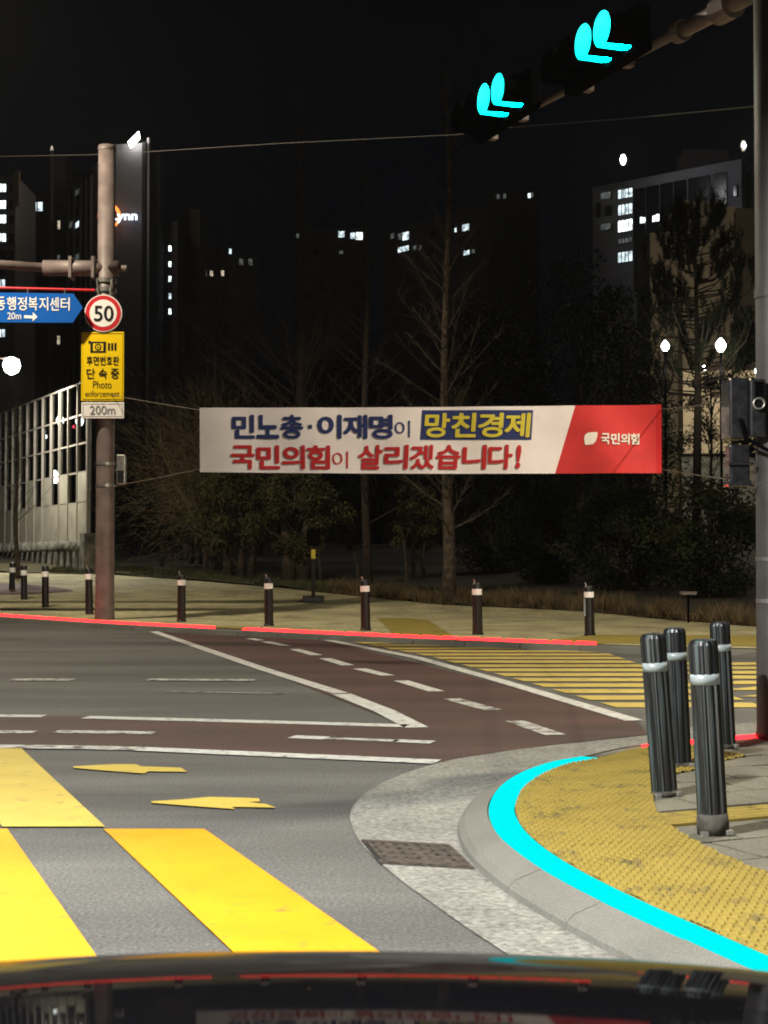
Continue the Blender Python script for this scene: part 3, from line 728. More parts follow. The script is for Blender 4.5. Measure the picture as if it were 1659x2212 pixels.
def signal_head(tl, label):
    """four-lens head on the arm; tl = parameter of the nearest lens; the two nearest lenses are lit"""
    base = arm(tl); r = thing('traffic_signal', label, 'traffic light', base, 'overhead traffic signals')
    u = Vector((adir.x, adir.y, 0)).normalized(); Z = Vector((0,0,1)); step = .345
    o0 = base + Z*.13 + AN*.10
    mid = o0 + u*(1.5*step)
    MB().box(mid, (1.42,.13,.40), (u, AN, Z)).build('housing', M_HOUSE, r, bevel=.02)
    for k in range(2): MB().box(base + u*(.3+.75*k) + AN*.03, (.09,.14,.12), (u,AN,Z)).build('bracket', M_POLE, r)
    for k in range(4):
        c = o0 + u*(k*step) + AN*.068
        mb = MB(); seg = 28
        ring = [c + u*(.145*math.cos(2*math.pi*j/seg)) + Z*(.145*math.sin(2*math.pi*j/seg)) for j in range(seg)]
        mb.hexa(ring, [p + AN*.012 for p in ring]); lens = mb.build('lens', M_CYANLENS if k < 2 else M_LENSOFF, r)
        # tunnel visor, open along its underside
        vs, fs, vl = [], [], []; n = 26
        for j in range(n+1):
            th = math.radians(-62 + (304)*j/n)
            e = u*math.cos(th) + Z*math.sin(th)
            for rr, dd in ((.158,-.012),(.158,.25),(.154,.25),(.154,-.012)): vs.append(c + e*rr + AN*dd)
            vl += [c + e*.1535 + AN*.012, c + e*.1535 + AN*.249]
        for j in range(n):
            for q2 in range(3): fs.append((j*4+q2, (j+1)*4+q2, (j+1)*4+q2+1, j*4+q2+1))
        vo_ = MB().add(vs, fs).build('visor', M_HOUSE, r)
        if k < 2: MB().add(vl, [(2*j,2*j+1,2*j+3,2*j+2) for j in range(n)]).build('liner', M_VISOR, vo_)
    return r
signal_head(.352, 'nearer overhead signal head with two cyan lights glowing')
signal_head(.75, 'farther overhead signal head, two cyan lights, by the arm tip')
# pedestrian signal on the near pole
PSY = PR.y - .05
ps = thing('pedestrian_signal', 'glossy dark signal housing strapped to the right-hand pole', 'signal', at(1612,1050,PSY))
def pbox(x0,y0,x1,y1,Y,dep,m,name,bev=.015):
    p, q = at(x0,y1,Y), at(x1,y0,Y); return MB().box(((p.x+q.x)/2,Y+dep/2,(p.z+q.z)/2), (q.x-p.x,dep,q.z-p.z)).build(name, m, ps, bevel=bev)
pbox(1577,816,1617,946,PSY-.10,.30,M_BLACKP,'housing'); pbox(1621,818,1655,944,PSY-.14,.10,M_BLACKP,'housing')
pbox(1577,960,1620,1048,PSY-.02,.16,M_BLACKP,'lower_housing'); pbox(1574,1036,1624,1050,PSY-.06,.2,M_BLACKP,'lower_lip',.01)
pbox(1574,998,1630,1004,PSY-.05,.2,M_BLACKP,'rib',.005); pbox(1615,830,1640,850,PSY,.12,M_GALV,'bracket'); pbox(1612,915,1640,930,PSY,.12,M_GALV,'bracket')
for yy in range(824, 856, 6): pbox(1631,yy,1650,yy+3.5,PSY-.155,.02,M_HOUSE,'louvre',.002)
cc = at(1638,872,PSY-.15); mb = MB(); seg = 28
for rr0, rr1 in ((13,10),):
    vs = []
    for k in range(seg):
        e = Vector((math.cos(2*math.pi*k/seg),0,math.sin(2*math.pi*k/seg)))
        for rad, d in ((rr0,0),(rr0,-.03),(rr1,-.03),(rr1,0)): vs.append(cc + e*(rad*PSY/F) + Vector((0,d,0)))
    fs = [(k*4+j, ((k+1)%seg)*4+j, ((k+1)%seg)*4+j+1, k*4+j+1) for k in range(seg) for j in range(3)]
    mb.add(vs, fs)
mb.build('lens_ring', M_GALV, ps, shade=True); disc_mb(cc+Vector((0,-.002,0)), 10*PSY/F, .008, 24).build('lens', M_LENSOFF, ps)
MB().tube([at(1600,905,PSY-.12), at(1560+50,945,PSY-.15), at(1680,985,PSY-.22)], .014, 6).build('cable', M_HOUSE, ps)

# overhead wire
wr = MB(); wp = [at(-200,345,36), at(0,338,34.5), at(225,327,33)+Vector((0,.25,0)), at(600,310,27), at(985,291,19), at(1095,276,arm(.93).y+.0), at(1400,252,13.3), at(1640,229,11.6), at(1900,205,10.6)]
wr.tube(wp, .0055, 5); tag(wr.build('overhead_wire', M_WIRE), 'thin overhead wire strung across the sky to the signal arm', 'wire')

# ================================================================== banner
BL, BR = at(432, 951, 22.4), at(1430, 948, 21.05)
bu = Vector((BR.x-BL.x, BR.y-BL.y, 0)); BWID = bu.length; bu.normalize(); bn = Vector((bu.y, -bu.x, 0))
if bn.y > 0: bn = -bn
BP = BL
def bpt(x, y): return on_plane(x, y, BP, bn)
def warp(p):
    p = Vector(p); sx = (p-BL).dot(bu)/BWID; zz = p.z
    d = .012*math.sin(sx*9+1) + .028*smooth(.80,.93,sx)*math.sin((sx-.8)*26 + (zz-2.9)*3.2) + .01*math.sin(sx*31+zz*2)
    return tuple(p + bn*d)
ban = thing('banner', 'white and red banner with bold Korean lettering strung between poles', 'banner', Vector((BL.x,BL.y,at(432,1020,22.4).z)))
def edge_y(x, top):
    if top: return 881 + (874-881)*(x-432)/998 + 1.6*math.sin((x-432)/998*math.pi)
    return 1020 + (1022-1020)*(x-432)/998 + 2.2*math.sin((x-432)/998*math.pi)
def ban_grid(xl, xr, name, m, nx, ny=10, proud=0.0):
    """xl / xr : left and right limits as functions of v (0 bottom .. 1 top)"""
    mb = MB()
    for back_ in (0, 1):
        n0 = len(mb.v)
        for j in range(ny+1):
            v = j/ny
            for i in range(nx+1):
                x = xl(v) + (xr(v)-xl(v))*i/nx; y = edge_y(x,0) + (edge_y(x,1)-edge_y(x,0))*v
                mb.v.append(tuple(Vector(warp(bpt(x,y))) + bn*(proud - .003*back_)))
        for j in range(ny):
            for i in range(nx):
                q = n0 + j*(nx+1)+i; mb.f.append((q,q+1,q+nx+2,q+nx+1))
    return mb.build(name, m, ban, shade=True)
split = lambda v: 1199 + (1243-1199)*v
ban_grid(lambda v: 432, split, 'white_cloth', M_BANW, 70)
ban_grid(split, lambda v: 1417, 'red_cloth', M_BANR, 30)
ban_grid(lambda v: 1417, lambda v: 1429, 'hem', M_BANDR, 3)
def btext(body, x0, y0, x1, y1, m, off, proud=.007, name='lettering'):
    return place_text(body, (bpt(x0,y1), bpt(x1,y1), bpt(x0,y0)), m, ban, name, off, proud, warp)
def bchars(body, x0, x1, y0, y1, m, off, proud=.007, gap=3):
    n = len(body); wd = (x1-x0+gap)/n
    for i, ch in enumerate(body): btext(ch, x0+i*wd, y0, x0+i*wd+wd-gap, y1, m, off, proud)
bchars('민노총', 502, 656, 896, 948, M_NAVY, .033)
dcx = bpt(671,922); mbd = MB(); mbd.box(Vector(warp(dcx))+bn*.008, (.055,.004,.055), (bu,bn,Vector((0,0,1)))); mbd.build('lettering', M_NAVY, ban)
bchars('이재명', 686, 849, 896, 948, M_NAVY, .033)
btext('이', 853, 909, 886, 945, M_NAVY, .0)
# dark box with yellow lettering
mbq = MB(); nx = 14
for i in range(nx+1):
    x = 912 + (1152-912)*i/nx
    for v, sh in ((0,-4),(1,0)):
        xx = x + (sh if v == 0 else 0); y = (950 if v == 0 else 886) ; mbq.v.append(tuple(Vector(warp(bpt(xx,y))) + bn*.006))
mbq.f = [(2*i,2*i+2,2*i+3,2*i+1) for i in range(nx)]; mbq.build('lettering_box', M_NAVY, ban)
def bslant(body, x0, x1, y0, y1, m, off, slant, proud, gap=3):
    n = len(body); wd = (x1-x0+gap)/n
    for i, ch in enumerate(body):
        a = x0+i*wd; b = a+wd-gap
        place_text(ch, (bpt(a-slant/2,y1), bpt(b-slant/2,y1), bpt(a+slant/2,y0)), m, ban, 'lettering', off, proud, warp)
bslant('망친경제', 917, 1146, 892, 945, M_PYEL, .028, 4, .011)
bchars('국민의힘', 500, 714, 962, 1014, M_PRED, .033)
btext('이', 718, 975, 752, 1012, M_PRED, .0)
bslant('살리겠습니다', 773, 1108, 961, 1014, M_PRED, .030, 3, .007)
place_text('!', (bpt(1113,1013), bpt(1124,1013), bpt(1117,961)), M_PRED, ban, 'lettering', .05, .007, warp)
# white leaf-shaped emblem and small name
ep = []
for x, y in ((1262,948),(1264,940),(1270,935),(1279,934),(1291,934),(1290,945),(1287,954),(1281,960),(1272,961),(1264,961)):
    ep.append(tuple(Vector(warp(bpt(x,y))) + bn*.007))
mbe = MB(); mbe.add(ep, [tuple(range(len(ep)))]); mbe.build('emblem', M_PWHITE, ban)
bchars('국민의힘', 1299, 1381, 936, 960, M_PWHITE, .03, .008, 2)
def rope(pts, label):
    mb = MB(); mb.tube(pts, .0065, 5); tag(mb.build('rope', M_ROPE), label, 'rope')
pc = lambda y: Vector((PL.x+.15, PL.y-.2, PY(y)))
rope([pc(856), at(350,873,28), bpt(433,886)], 'upper rope from the sign pole to the banner corner')
rope([pc(1052), at(340,1033,28), bpt(433,1013)], 'lower rope from the sign pole to the banner corner')
rope([bpt(1429,884), at(1500,877,16.5), Vector((PR.x-.13,PR.y-.1,at(1640,858,PR.y).z))], 'upper rope from the red banner end to the signal housing')
rope([bpt(1429,1014), at(1530,1030,16), Vector((PR.x-.15,PR.y-.08,at(1640,1045,PR.y).z))], 'lower rope from the red banner end to the near pole')

# ================================================================== bollards
def near_bollard(px, py, H, lean, label, dusty):
    b = G(px, py, .1); r = thing('bollard', label, 'bollard', b, 'fluted bollards on the near corner'); k = H/.9; R = .071
    z0 = .10 if dusty else .03
    MB().lathe([(R+.004,0),(R+.006,z0*.5),(R+.001,z0)], b, 24).build('base', M_DUST, r, shade=True)
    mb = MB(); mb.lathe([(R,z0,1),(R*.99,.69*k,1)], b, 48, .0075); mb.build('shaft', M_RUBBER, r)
    MB().lathe([(R*.978,.69*k),(R*.978,.74*k)], b, 32).build('reflective_band', M_BAND, r, shade=True)
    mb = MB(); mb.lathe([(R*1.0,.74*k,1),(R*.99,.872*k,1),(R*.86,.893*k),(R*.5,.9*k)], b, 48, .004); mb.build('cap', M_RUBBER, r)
    for sx in (-1,1): MB().box(b + Vector((sx*.06,-.055,.012)), (.035,.035,.024)).build('anchor_lug', M_GALV, r, bevel=.004)
    r.rotation_euler = lean
near_bollard(1541, 1801, .925, (.0,-.05,.1), 'frontmost fluted black bollard with a dusty scuffed base', True)
near_bollard(1436, 1718, .895, (0,-.075,.2), 'fluted black bollard nearest the curving cyan strip', False)
near_bollard(1470, 1656, .87, (0,-.04,.05), 'fluted black bollard half hidden behind the one nearest the cyan strip', False)
near_bollard(1568, 1615, .865, (0,-.045,0), 'fluted black bollard farthest back, beside the near pole', False)
fb = [(25,1305,1215,'leftmost slim dark bollard of the far row, by the red path'), (52,1315,1220,'second slim far bollard counting from the left edge'),
      (98,1323,1222,'third slim far bollard from the left, below the glass barrier'), (193,1330,1227,'slim far bollard standing just beside the tall sign pole'),
      (392,1343,1240,'slim far bollard at the first break of the red light strip'), (581,1352,1247,'slim far bollard in front of the weighted post'),
      (790,1362,1252,'slim far bollard before the thinner bare trunk, centre of the row'), (1032,1371,1258,'slim far bollard below the banner, second from the right end'),
      (1274,1373,1265,'rightmost slim far bollard, with a bright vertical stripe')]
proto = None
for i, (x, y0, y1, lab) in enumerate(fb):
    b = G(x, y0, .1); H = (at(x,y1,b.y).z - .1)
    if proto is None:
        r = thing('bollard', lab, 'bollard', (0,0,0), 'slim bollards along the far kerb')
        MB().lathe([(.098,0),(.098,.03),(.088,.04)], (0,0,0), 16).build('base', M_BROWNB, r)
        mb = MB(); mb.lathe([(.086,.03,1),(.080,.74,1)], (0,0,0), 32, .005); mb.build('shaft', M_BROWNB, r)
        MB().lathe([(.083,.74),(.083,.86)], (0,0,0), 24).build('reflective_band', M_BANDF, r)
        MB().lathe([(.084,.85),(.082,.94),(.07,.965),(.03,.97)], (0,0,0), 24).build('cap', M_RUBBER, r)
        MB().tube([(-.03,-.02,.96),(-.05,-.03,1.03)], .012, 6).build('pin', M_GALV, r)
        proto = r
    else: r = copy_tree(proto)
    r.location = b; r['label'] = lab; r.scale = (1,1,H/.97); r.rotation_euler = (0, rnd.uniform(-.02,.02), rnd.uniform(-.6,.6))
    if i == len(fb)-1: MB().box((-.04,-.078,.52), (.03,.006,.36)).mesh('stripe') and link('stripe', MB().box((-.045,-.080,.55), (.03,.008,.34)).mesh('stripe'), M_BAND, r)

# weighted post behind the far bollards
wb = far_ground(677,1301)
wp_ = thing('weighted_post', 'thin post standing in a black block base on the far pavement', 'post', wb)
kk = wb.y/F
MB().box(wb + Vector((0,0,7*kk)), (46*kk,.35,14*kk)).build('block', M_RUBBER, wp_, bevel=.02)
MB().tube([wb + Vector((0,0,10*kk)), wb + Vector((-.02,0,118*kk))], .05, 8).build('post', M_BROWNB, wp_)
MB().box(wb + Vector((0,-.05,104*kk)), (.10,.03,.22)).build('reflector', M_PYEL, wp_)
MB().box(wb + Vector((0,-.02,140*kk)), (.32,.03,.40)).build('panel', M_HOUSE, wp_)
pb = far_ground(1487,1345); 
st = thing('garden_light', 'short stake with a flat cap in the dry grass strip', 'stake light', pb)
MB().tube([pb, pb+Vector((0,0,.55))], .025, 6).build('stem', M_HOUSE, st); MB().box(pb+Vector((0,0,.58)), (.30,.2,.06)).build('cap', M_POLE, st)

# ================================================================== glass noise barrier
W0, W1 = at(190, 1175, 50), at(-75, 1183, 68)
W0.z = hz(W0.x, W0.y); W1.z = W0.z
wd_ = Vector((W1.x-W0.x, W1.y-W0.y, 0)); wl = wd_.length; wd_.normalize(); wn = Vector((wd_.y,-wd_.x,0))
if wn.y > 0: wn = -wn
nb = thing('noise_barrier', 'tall glass and panel noise barrier on a stone base beyond the far bollards', 'barrier', W0)
zb = W0.z + .05; zbase = at(185,1172,50).z; zt = at(165,822,50).z; Z = Vector((0,0,1))
bay = 1.2; nbay = int(wl/bay)
def wpt(s, z, off=0): q = W0 + wd_*s + wn*off; q.z = z; return q
MB().box(wpt(wl/2, (zb+zbase)/2-.1, -.15), (wl,.3,zbase-zb-.1), (wd_,wn,Z)).build('base_wall', M_BASEC, nb)
for i in range(nbay*3):
    MB().hexa([wpt(i*bay/3+a, zb, o_) for a,o_ in ((.03,.02),(bay/3-.03,.02),(bay/3-.03,.1),(.03,.1))], [wpt(i*bay/3+a, zbase-.28, o_) for a,o_ in ((.06,.02),(bay/3-.06,.02),(bay/3-.06,.09),(.06,.09))]).build('base_block', M_BASEC, nb)
    if i % 2 == 0: MB().lathe([(.12,0),(.17,.10),(.16,.22),(.10,.34),(.02,.38)], wpt(i*bay/3+.2, zbase-.3, .14), 8).build('finial', M_BASEC, nb, shade=True)
rows = [zbase, zbase+1.35, zbase+2.75, zbase+3.6, zbase+4.45, zt-.03]
rows = [zbase + (zt-zbase)*f for f in (0,.25,.44,.62,.80,1)]
for i in range(nbay+1):
    MB().box(wpt(i*bay, (zbase+zt)/2, .0), (.075,.14,zt-zbase), (wd_,wn,Z)).build('post', M_FRAME, nb)
for z in rows[1:]:
    MB().box(wpt(wl/2, z, .0), (wl,.07,.06), (wd_,wn,Z)).build('rail', M_FRAME, nb)
for i in range(nbay):
    for j in range(5):
        z0, z1 = rows[j]+.03, rows[j+1]-.03; s_ = i*bay+bay/2
        solid = j == 0 or (j == 1 and i % 2 == 0)
        if solid: MB().box(wpt(s_, (z0+z1)/2, .02), (bay-.12,.05,z1-z0), (wd_,wn,Z)).build('panel', M_BEIGEP, nb)
        else: MB().box(wpt(s_, (z0+z1)/2, 0), (bay-.12,.012,z1-z0), (wd_,wn,Z)).build('pane', M_GLASS, nb)
MB().box(wpt(-.25, (zb+zbase)/2+.1, 0), (.55,.55,zbase-zb+.4), (wd_,wn,Z)).build('end_pillar', M_BASEC, nb)
MB().tube([wpt(-.12, zbase, 0), wpt(-.12, zt-.6, 0)], .06, 8).build('end_post', M_GALV, nb)

# ================================================================== lamps
def street_lamp(label, head, post_xy, power, color, name='street_lamp', glow=M_LAMPG, base_z=.1, group='street lamps round the junction', size=(.6,.26)):
    h = Vector(head); p = Vector((post_xy[0], post_xy[1], base_z)); r = thing(name, label, 'street lamp', p, group)
    top = Vector((p.x, p.y, h.z-.15))
    MB().tube([p, top], [.10,.06], 12).build('post', M_POLE, r, shade=True)
    d = (h-top); d.z = 0; L = d.length; d = d.normalized() if L > .01 else Vector((1,0,0))
    if L > .05: MB().tube([top, top + d*(L*.5) + Vector((0,0,.3)), h + Vector((0,0,.12))], .04, 8).build('arm', M_POLE, r, shade=True)
    n = Vector((-d.y,d.x,0))
    MB().box(h + Vector((0,0,.08)), (size[0],size[1],.12), (d,n,Vector((0,0,1)))).build('head', M_POLE, r, bevel=.03)
    MB().box(h + Vector((0,0,.01)), (size[0]*.8,size[1]*.8,.02), (d,n,Vector((0,0,1)))).build('diffuser', glow, r)
    lamp_light('lamp_light', h - Vector((0,0,.06)), power, color, .18, r, 162, h - Vector((0,0,5)), .22)
    return r
NEUT = (1,.93,.82); WARM = (1,.78,.50)
street_lamp('street lamp over the near crossing, arm reaching over the road', (-2.6,4.0,6.3), (-8.5,3.6), 7600, (1,.98,.93))
street_lamp('street lamp beside the right end of the far pavement', (8.2,15.5,9.6), (10.5,14.0), 8600, (1,.88,.66))
street_lamp('street lamp on the far side left of the sign pole', (-9.2,28.0,12.2), (-13,30), 6400, (1,.86,.64))
# lamp in view by the barrier
lb = at(25, 790, 52)
pl2 = thing('street_lamp', 'glaring white lamp above the top edge of the glass barrier', 'street lamp', Vector((lb.x-2.2, lb.y, hz(lb.x, lb.y))))
MB().tube([pl2.location, Vector((lb.x-2.2,lb.y,lb.z+.15))], [.09,.05], 10).build('post', M_POLE, pl2)
MB().tube([Vector((lb.x-2.2,lb.y,lb.z+.15)), Vector((lb.x,lb.y,lb.z+.28))], .035, 8).build('arm', M_POLE, pl2)
MB().lathe([(.05,-.30),(.22,-.2),(.30,0),(.24,.2),(.08,.28)], lb, 16).build('globe', M_LAMPG, pl2, shade=True)
lamp_light('lamp_light', lb + Vector((0,-.5,-.1)), 2900, (1,.95,.82), .25, pl2, 156, lb + Vector((0,1,-6)), .3)
def park_lamp(x, y, Y, rad, label, power=0, m=M_LAMPC, gz=None, col=(1,.92,.72)):
    h = at(x, y, Y); g = hz(h.x, h.y) if gz is None else gz
    r = thing('park_lamp', label, 'lamp', Vector((h.x,h.y,g)), 'small post lamps behind the trees')
    MB().tube([Vector((h.x,h.y,g)), Vector((h.x,h.y,h.z-rad))], .05, 6).build('post', M_HOUSE, r)
    MB().lathe([(rad*.4,-rad*1.3),(rad*.9,-rad*.5),(rad,.1*rad),(rad*.6,rad*.8),(rad*.15,rad*1.3)], h, 12).build('globe', m, r, shade=True)
    if power: lamp_light('lamp_light', h + Vector((0,-.1,-.9)), power, col, .3, r)
park_lamp(1437, 747, 55.5, .15, 'smaller of the two round park lamps left of the near pole', 60)
park_lamp(1557, 745, 55, .19, 'larger round park lamp beside the near pole', 120)
park_lamp(1640, 800, 74, .22, 'lamp half hidden behind the near pole', 1600)
park_lamp(1520, 795, 97, .16, 'tiny bright lamp deep behind the leaves below the park lamps', 1500)
for x, y, Y, rd, lab, m in ((130,907,80,.22,'white lamp seen through the upper barrier glass, left one',M_LAMPC),(172,909,80,.22,'white lamp seen through the barrier glass beside the yellow notice',M_LAMPC),
                      (118,1030,80,.26,'brightest white lamp seen low through the barrier glass',M_LAMPG),(159,922,82,.08,'small red light seen through the barrier glass',M_LAMPR),(98,943,84,.10,'faint small white light in the middle of the barrier glass',M_LAMPC)):
    park_lamp(x, y, Y, rd, lab, 0, m)

# ================================================================== buildings far behind
def tower_face(c0, c1, y_top, m_wall, name, label, depth=14, base=-2, away=None, extra=()):
    """building whose visible front runs from c0 to c1 (x, Y) with its roof at frame height y_top for c0"""
    p0 = at(c0[0], y_top, c0[1]); p1 = at(c1[0], y_top, c1[1]); zt_ = p0.z
    u = Vector((p1.x-p0.x, p1.y-p0.y, 0)); L = u.length; u.normalize(); n = Vector((u.y,-u.x,0))
    if n.dot(Vector((p0.x,p0.y,0))) > 0: n = -n
    r = thing(name, label, 'building', Vector((p0.x,p0.y,base)))
    MB().box(Vector((p0.x,p0.y,0)) + u*(L/2) - n*(depth/2) + Vector((0,0,(zt_+base)/2)), (L,depth,zt_-base), (u,n,Vector((0,0,1)))).build('wall', m_wall, r)
    r['_'] = 0; del r['_']
    return r, p0, u, n, L, zt_
def win(r, P, n, x0, y0, x1, y1, m, name='window', proud=.05, mull=0):
    """window on the plane through P facing n, framed"""
    a, b = on_plane(x0,y1,P,n), on_plane(x1,y0,P,n); c = (a+b)/2; u = Vector((b.x-a.x,b.y-a.y,0)); L = u.length; u.normalize()
    fr = MB().box(c + n*(proud*.5), (L+.16,.10+proud,abs(b.z-a.z)+.16), (u,n,Vector((0,0,1)))).build(name, M_TOWERD, r)
    MB().box(c + n*(proud+.08), (L,.04,abs(b.z-a.z)), (u,n,Vector((0,0,1)))).build('pane', m, fr)
    for k in range(mull):
        q = a.lerp(b, (k+1)/(mull+1)); MB().box(Vector((q.x,q.y,c.z)) + n*(proud+.13), (.12,.06,abs(b.z-a.z)), (u,n,Vector((0,0,1)))).build('mullion', M_TOWERD, fr)
    return fr
# tower with the lit sign: dark long side and pale gable
r1, P1, u1, n1, L1, Z1 = tower_face((243,250),(316,249), 312, M_TOWERG, 'apartment_tower', 'tall apartment tower with a lit sign on its grey gable', 9)
a_, b_ = at(307,312,248.5), at(315,312,248.5)
MB().box(((a_.x+b_.x)/2, 249.0, Z1/2), (b_.x-a_.x, 1.2, Z1)).build('dark_stripe', M_TOWERD, r1)
a_, b_ = at(317,296,249), at(322,296,249); MB().box(((a_.x+b_.x)/2, 250, a_.z/2), (b_.x-a_.x, 1.5, a_.z)).build('edge_fin', M_SCHOOL, r1)
# side wing receding to the left with window columns
S0, S1 = at(243,312,250.2), at(140,345,276); su = Vector((S1.x-S0.x,S1.y-S0.y,0)); sl = su.length; su.normalize(); sn = Vector((su.y,-su.x,0))
if sn.y > 0: sn = -sn
MB().box(Vector((S0.x,S0.y,0)) + su*(sl/2) - sn*4 + Vector((0,0,Z1/2-.5)), (sl,8,Z1-1), (su,sn,Vector((0,0,1)))).build('side_wing', M_TOWERL, r1)
P_s = S0
for x in (198, 188, 176, 162, 150):
    a_ = on_plane(x, 700, P_s, sn); MB().box(Vector((a_.x,a_.y,Z1/2-1)) + sn*.2, (.5,.5,Z1-3), (su,sn,Vector((0,0,1)))).build('pilaster', M_TOWERG, r1)
litset = {(173,415):M_WIND,(173,484):M_WINC,(155,500):M_WIND,(165,540):M_WIND,(173,450):None,(173,520):None,(173,560):M_WIND}
for yy in range(380, 1000, 35):
    for xx in (155, 169, 182, 193):
        m = M_DARKWIN
        for (lx,ly_),mm in litset.items():
            if abs(lx-xx) < 6 and abs(ly_-yy) < 17 and mm: m = mm
        win(r1, P_s, sn, xx-3.5, yy-8, xx+3.5, yy+9, m, proud=.1)
# rooftop floodlight
fh = at(289, 300, 248)
fl = thing('floodlight', 'bright rooftop floodlight at the top of the gabled tower', 'floodlight', fh - Vector((0,0,1.2)))
MB().tube([fh - Vector((0,0,1.4)), fh + Vector((0,.3,0))], .12, 6).build('stem', M_GALV, fl)
qa, qb, qc, qd = at(277,306,247.6), at(281,318,247.6), at(301,298,247.6), at(299,284,247.6)
MB().hexa([qa+Vector((0,.5,0)),qb+Vector((0,.5,0)),qc+Vector((0,.5,0)),qd+Vector((0,.5,0))], [qa,qb,qc,qd]).build('lamp_face', M_LAMPG, fl)
lamp_light('lamp_light', fh + Vector((-.3,-11,-5)), 1300, (1,.9,.7), .8, fl)  # unseen light added well in front of the lamp to wash the gable evenly
# lit sign on the gable
SYp = 247.9
ls = thing('lit_sign', 'white lit lettering with an orange swirl on the tower gable', 'sign', at(243,494,SYp))
place_text('Lynn', (at(240,482,SYp), at(297,482,SYp), at(240,456,SYp)), M_SIGNW, ls, 'lettering', .035, .1)
mb = MB(); seg = 30; vs = []
cx_, cy_ = 236, 467
for k in range(seg+1):
    th = math.radians(-62 + 330*k/seg); wv = 3.2 + 2.8*math.sin(math.pi*k/seg)
    for rr in (25-wv, 25+wv*.4): vs.append(at(cx_ + rr*math.cos(th)*.92, cy_ - rr*math.sin(th), SYp+.05))
mb.add(vs, [(2*k,2*k+2,2*k+3,2*k+1) for k in range(seg)]); mb.build('swirl', M_SIGNO, ls)
# antenna with a warm light
an = at(112, 325, 262); at0 = thing('roof_mast', 'slim roof mast tipped with a warm light left of the pole', 'mast', an - Vector((0,0,9)))
MB().tube([an-Vector((0,0,12)), an], .3, 6).build('mast', M_POLE, at0); MB().lathe([(.15,-.7),(.3,0),(.1,.8)], an, 8).build('beacon', M_WINW, at0)
r0, P0, u0, n0_, L0, Z0 = tower_face((108,285),(142,285), 340, M_TOWERL, 'apartment_tower', 'dark apartment tower standing under the slim roof mast', 12)
for x, y, m in ((127,486,M_WINW),(122,486,M_DARKWIN),(127,520,M_DARKWIN),(127,450,M_DARKWIN),(127,735,M_WINW),(127,560,M_WIND)): win(r0, P0, n0_, x-3, y-9, x+3, y+9, m)
r2, P2, u2, n2_, L2, Z2 = tower_face((-60,240),(34,240), 378, M_TOWERL, 'apartment_tower', 'dark tower with a column of bright windows at the left edge', 14)
for y in (407,443,474,514): win(r2, P2, n2_, -3, y-9, 13, y+8, M_WINH, mull=1)
for y in (550,585,612,720): win(r2, P2, n2_, -3, y-8, 11, y+8, M_WINC if y in (612,720) else M_DARKWIN, mull=1)
for y in (407,443,474,514,550): win(r2, P2, n2_, 20, y-8, 29, y+8, M_DARKWIN)
a_ = at(36,378,239.5); MB().box((a_.x,239.4,Z2-2.3), (1.0,1.0,5.5)).build('roof_fin', M_BROWNW, r2)
r3, P3, u3, n3_, L3, Z3 = tower_face((34,300),(112,300), 405, M_FARB, 'apartment_tower', 'very dark block with one lit window pair between towers', 12)
for x in (74, 87): win(r3, P3, n3_, x-5, 437, x+5, 456, M_WINC)
for x, y, m in ((48,612,M_WINH),(45,827,M_WINC),(5,828,M_WINC),(85,520,M_DARKWIN),(60,520,M_DARKWIN),(85,560,M_DARKWIN)): win(r3, P3, n3_, x-5, y-7, x+5, y+7, m)
# dark slab with the column of stair lights
r4, P4, u4, n4_, L4, Z4 = tower_face((345,260),(384,260), 478, M_FARB, 'stair_tower', 'black slab with five stacked stair lights right of the gable', 10)
for y, m in ((537,M_WINH),(571,M_WINH),(603,M_WINH),(640,M_WINC),(673,M_WINH)): win(r4, P4, n4_, 364.5, y-6, 370, y+6, m)
r5, P5, u5, n5_, L5, Z5 = tower_face((386,270),(432,270), 452, M_BROWNW, 'apartment_block', 'dim brown slab beside the stacked stair lights', 10)
for y in (480,520,560,600): win(r5, P5, n5_, 396, y-7, 406, y+7, M_DARKWIN)
r6, P6, u6, n6_, L6, Z6 = tower_face((432,280),(560,290), 533, M_FARB, 'apartment_block', 'low dim block with three faint pinkish windows behind branches', 10)
for x in (428+14, 456, 480): win(r6, P6, n6_, x-3, 585, x+3, 596, M_WINW)
win(r6, P6, n6_, 494, 538, 499, 548, M_WINC)
for x in (520, 540): win(r6, P6, n6_, x-4, 560, x+4, 572, M_WIND)
r7, P7, u7, n7_, L7, Z7 = tower_face((640,300),(800,300), 492, M_FARB, 'apartment_block', 'black block with two lit windows between the bare trunks', 10)
for x0, x1, y0, y1, m in ((731,744,500,513,M_WINC),(757,767,503,516,M_WINC),(769,783,502,518,M_WINH),(733,741,542,549,M_WIND),(640,646,505,514,M_WIND),(680,690,540,550,M_DARKWIN)): win(r7, P7, n7_, x0, y0, x1, y1, m)
r8, P8, u8, n8_, L8, Z8 = tower_face((826,290),(1058,268), 497, M_FARB, 'apartment_block', 'long low block with paired lit windows right of centre', 10)
for x0, x1, y0, y1, m in ((861,870,503,519,M_WIND),(871,884,500,520,M_WINC),(861,884,530,546,M_WINC),(893,900,530,541,M_WIND),(906,912,530,541,M_WIND),(983,987,492,502,M_WINC),(1000,1014,483,500,M_WINC),(1003,1015,540,552,M_WINC),(1020,1026,538,548,M_WIND),(845,852,503,516,M_WIND),(930,940,500,514,M_DARKWIN),(930,940,530,544,M_DARKWIN),(955,965,498,512,M_DARKWIN)): win(r8, P8, n8_, x0, y0, x1, y1, m)
r9, P9, u9, n9_, L9, Z9 = tower_face((1062,300),(1165,300), 402, M_FARB, 'apartment_tower', 'nearly black tower with scattered tiny lights left of the school', 10)
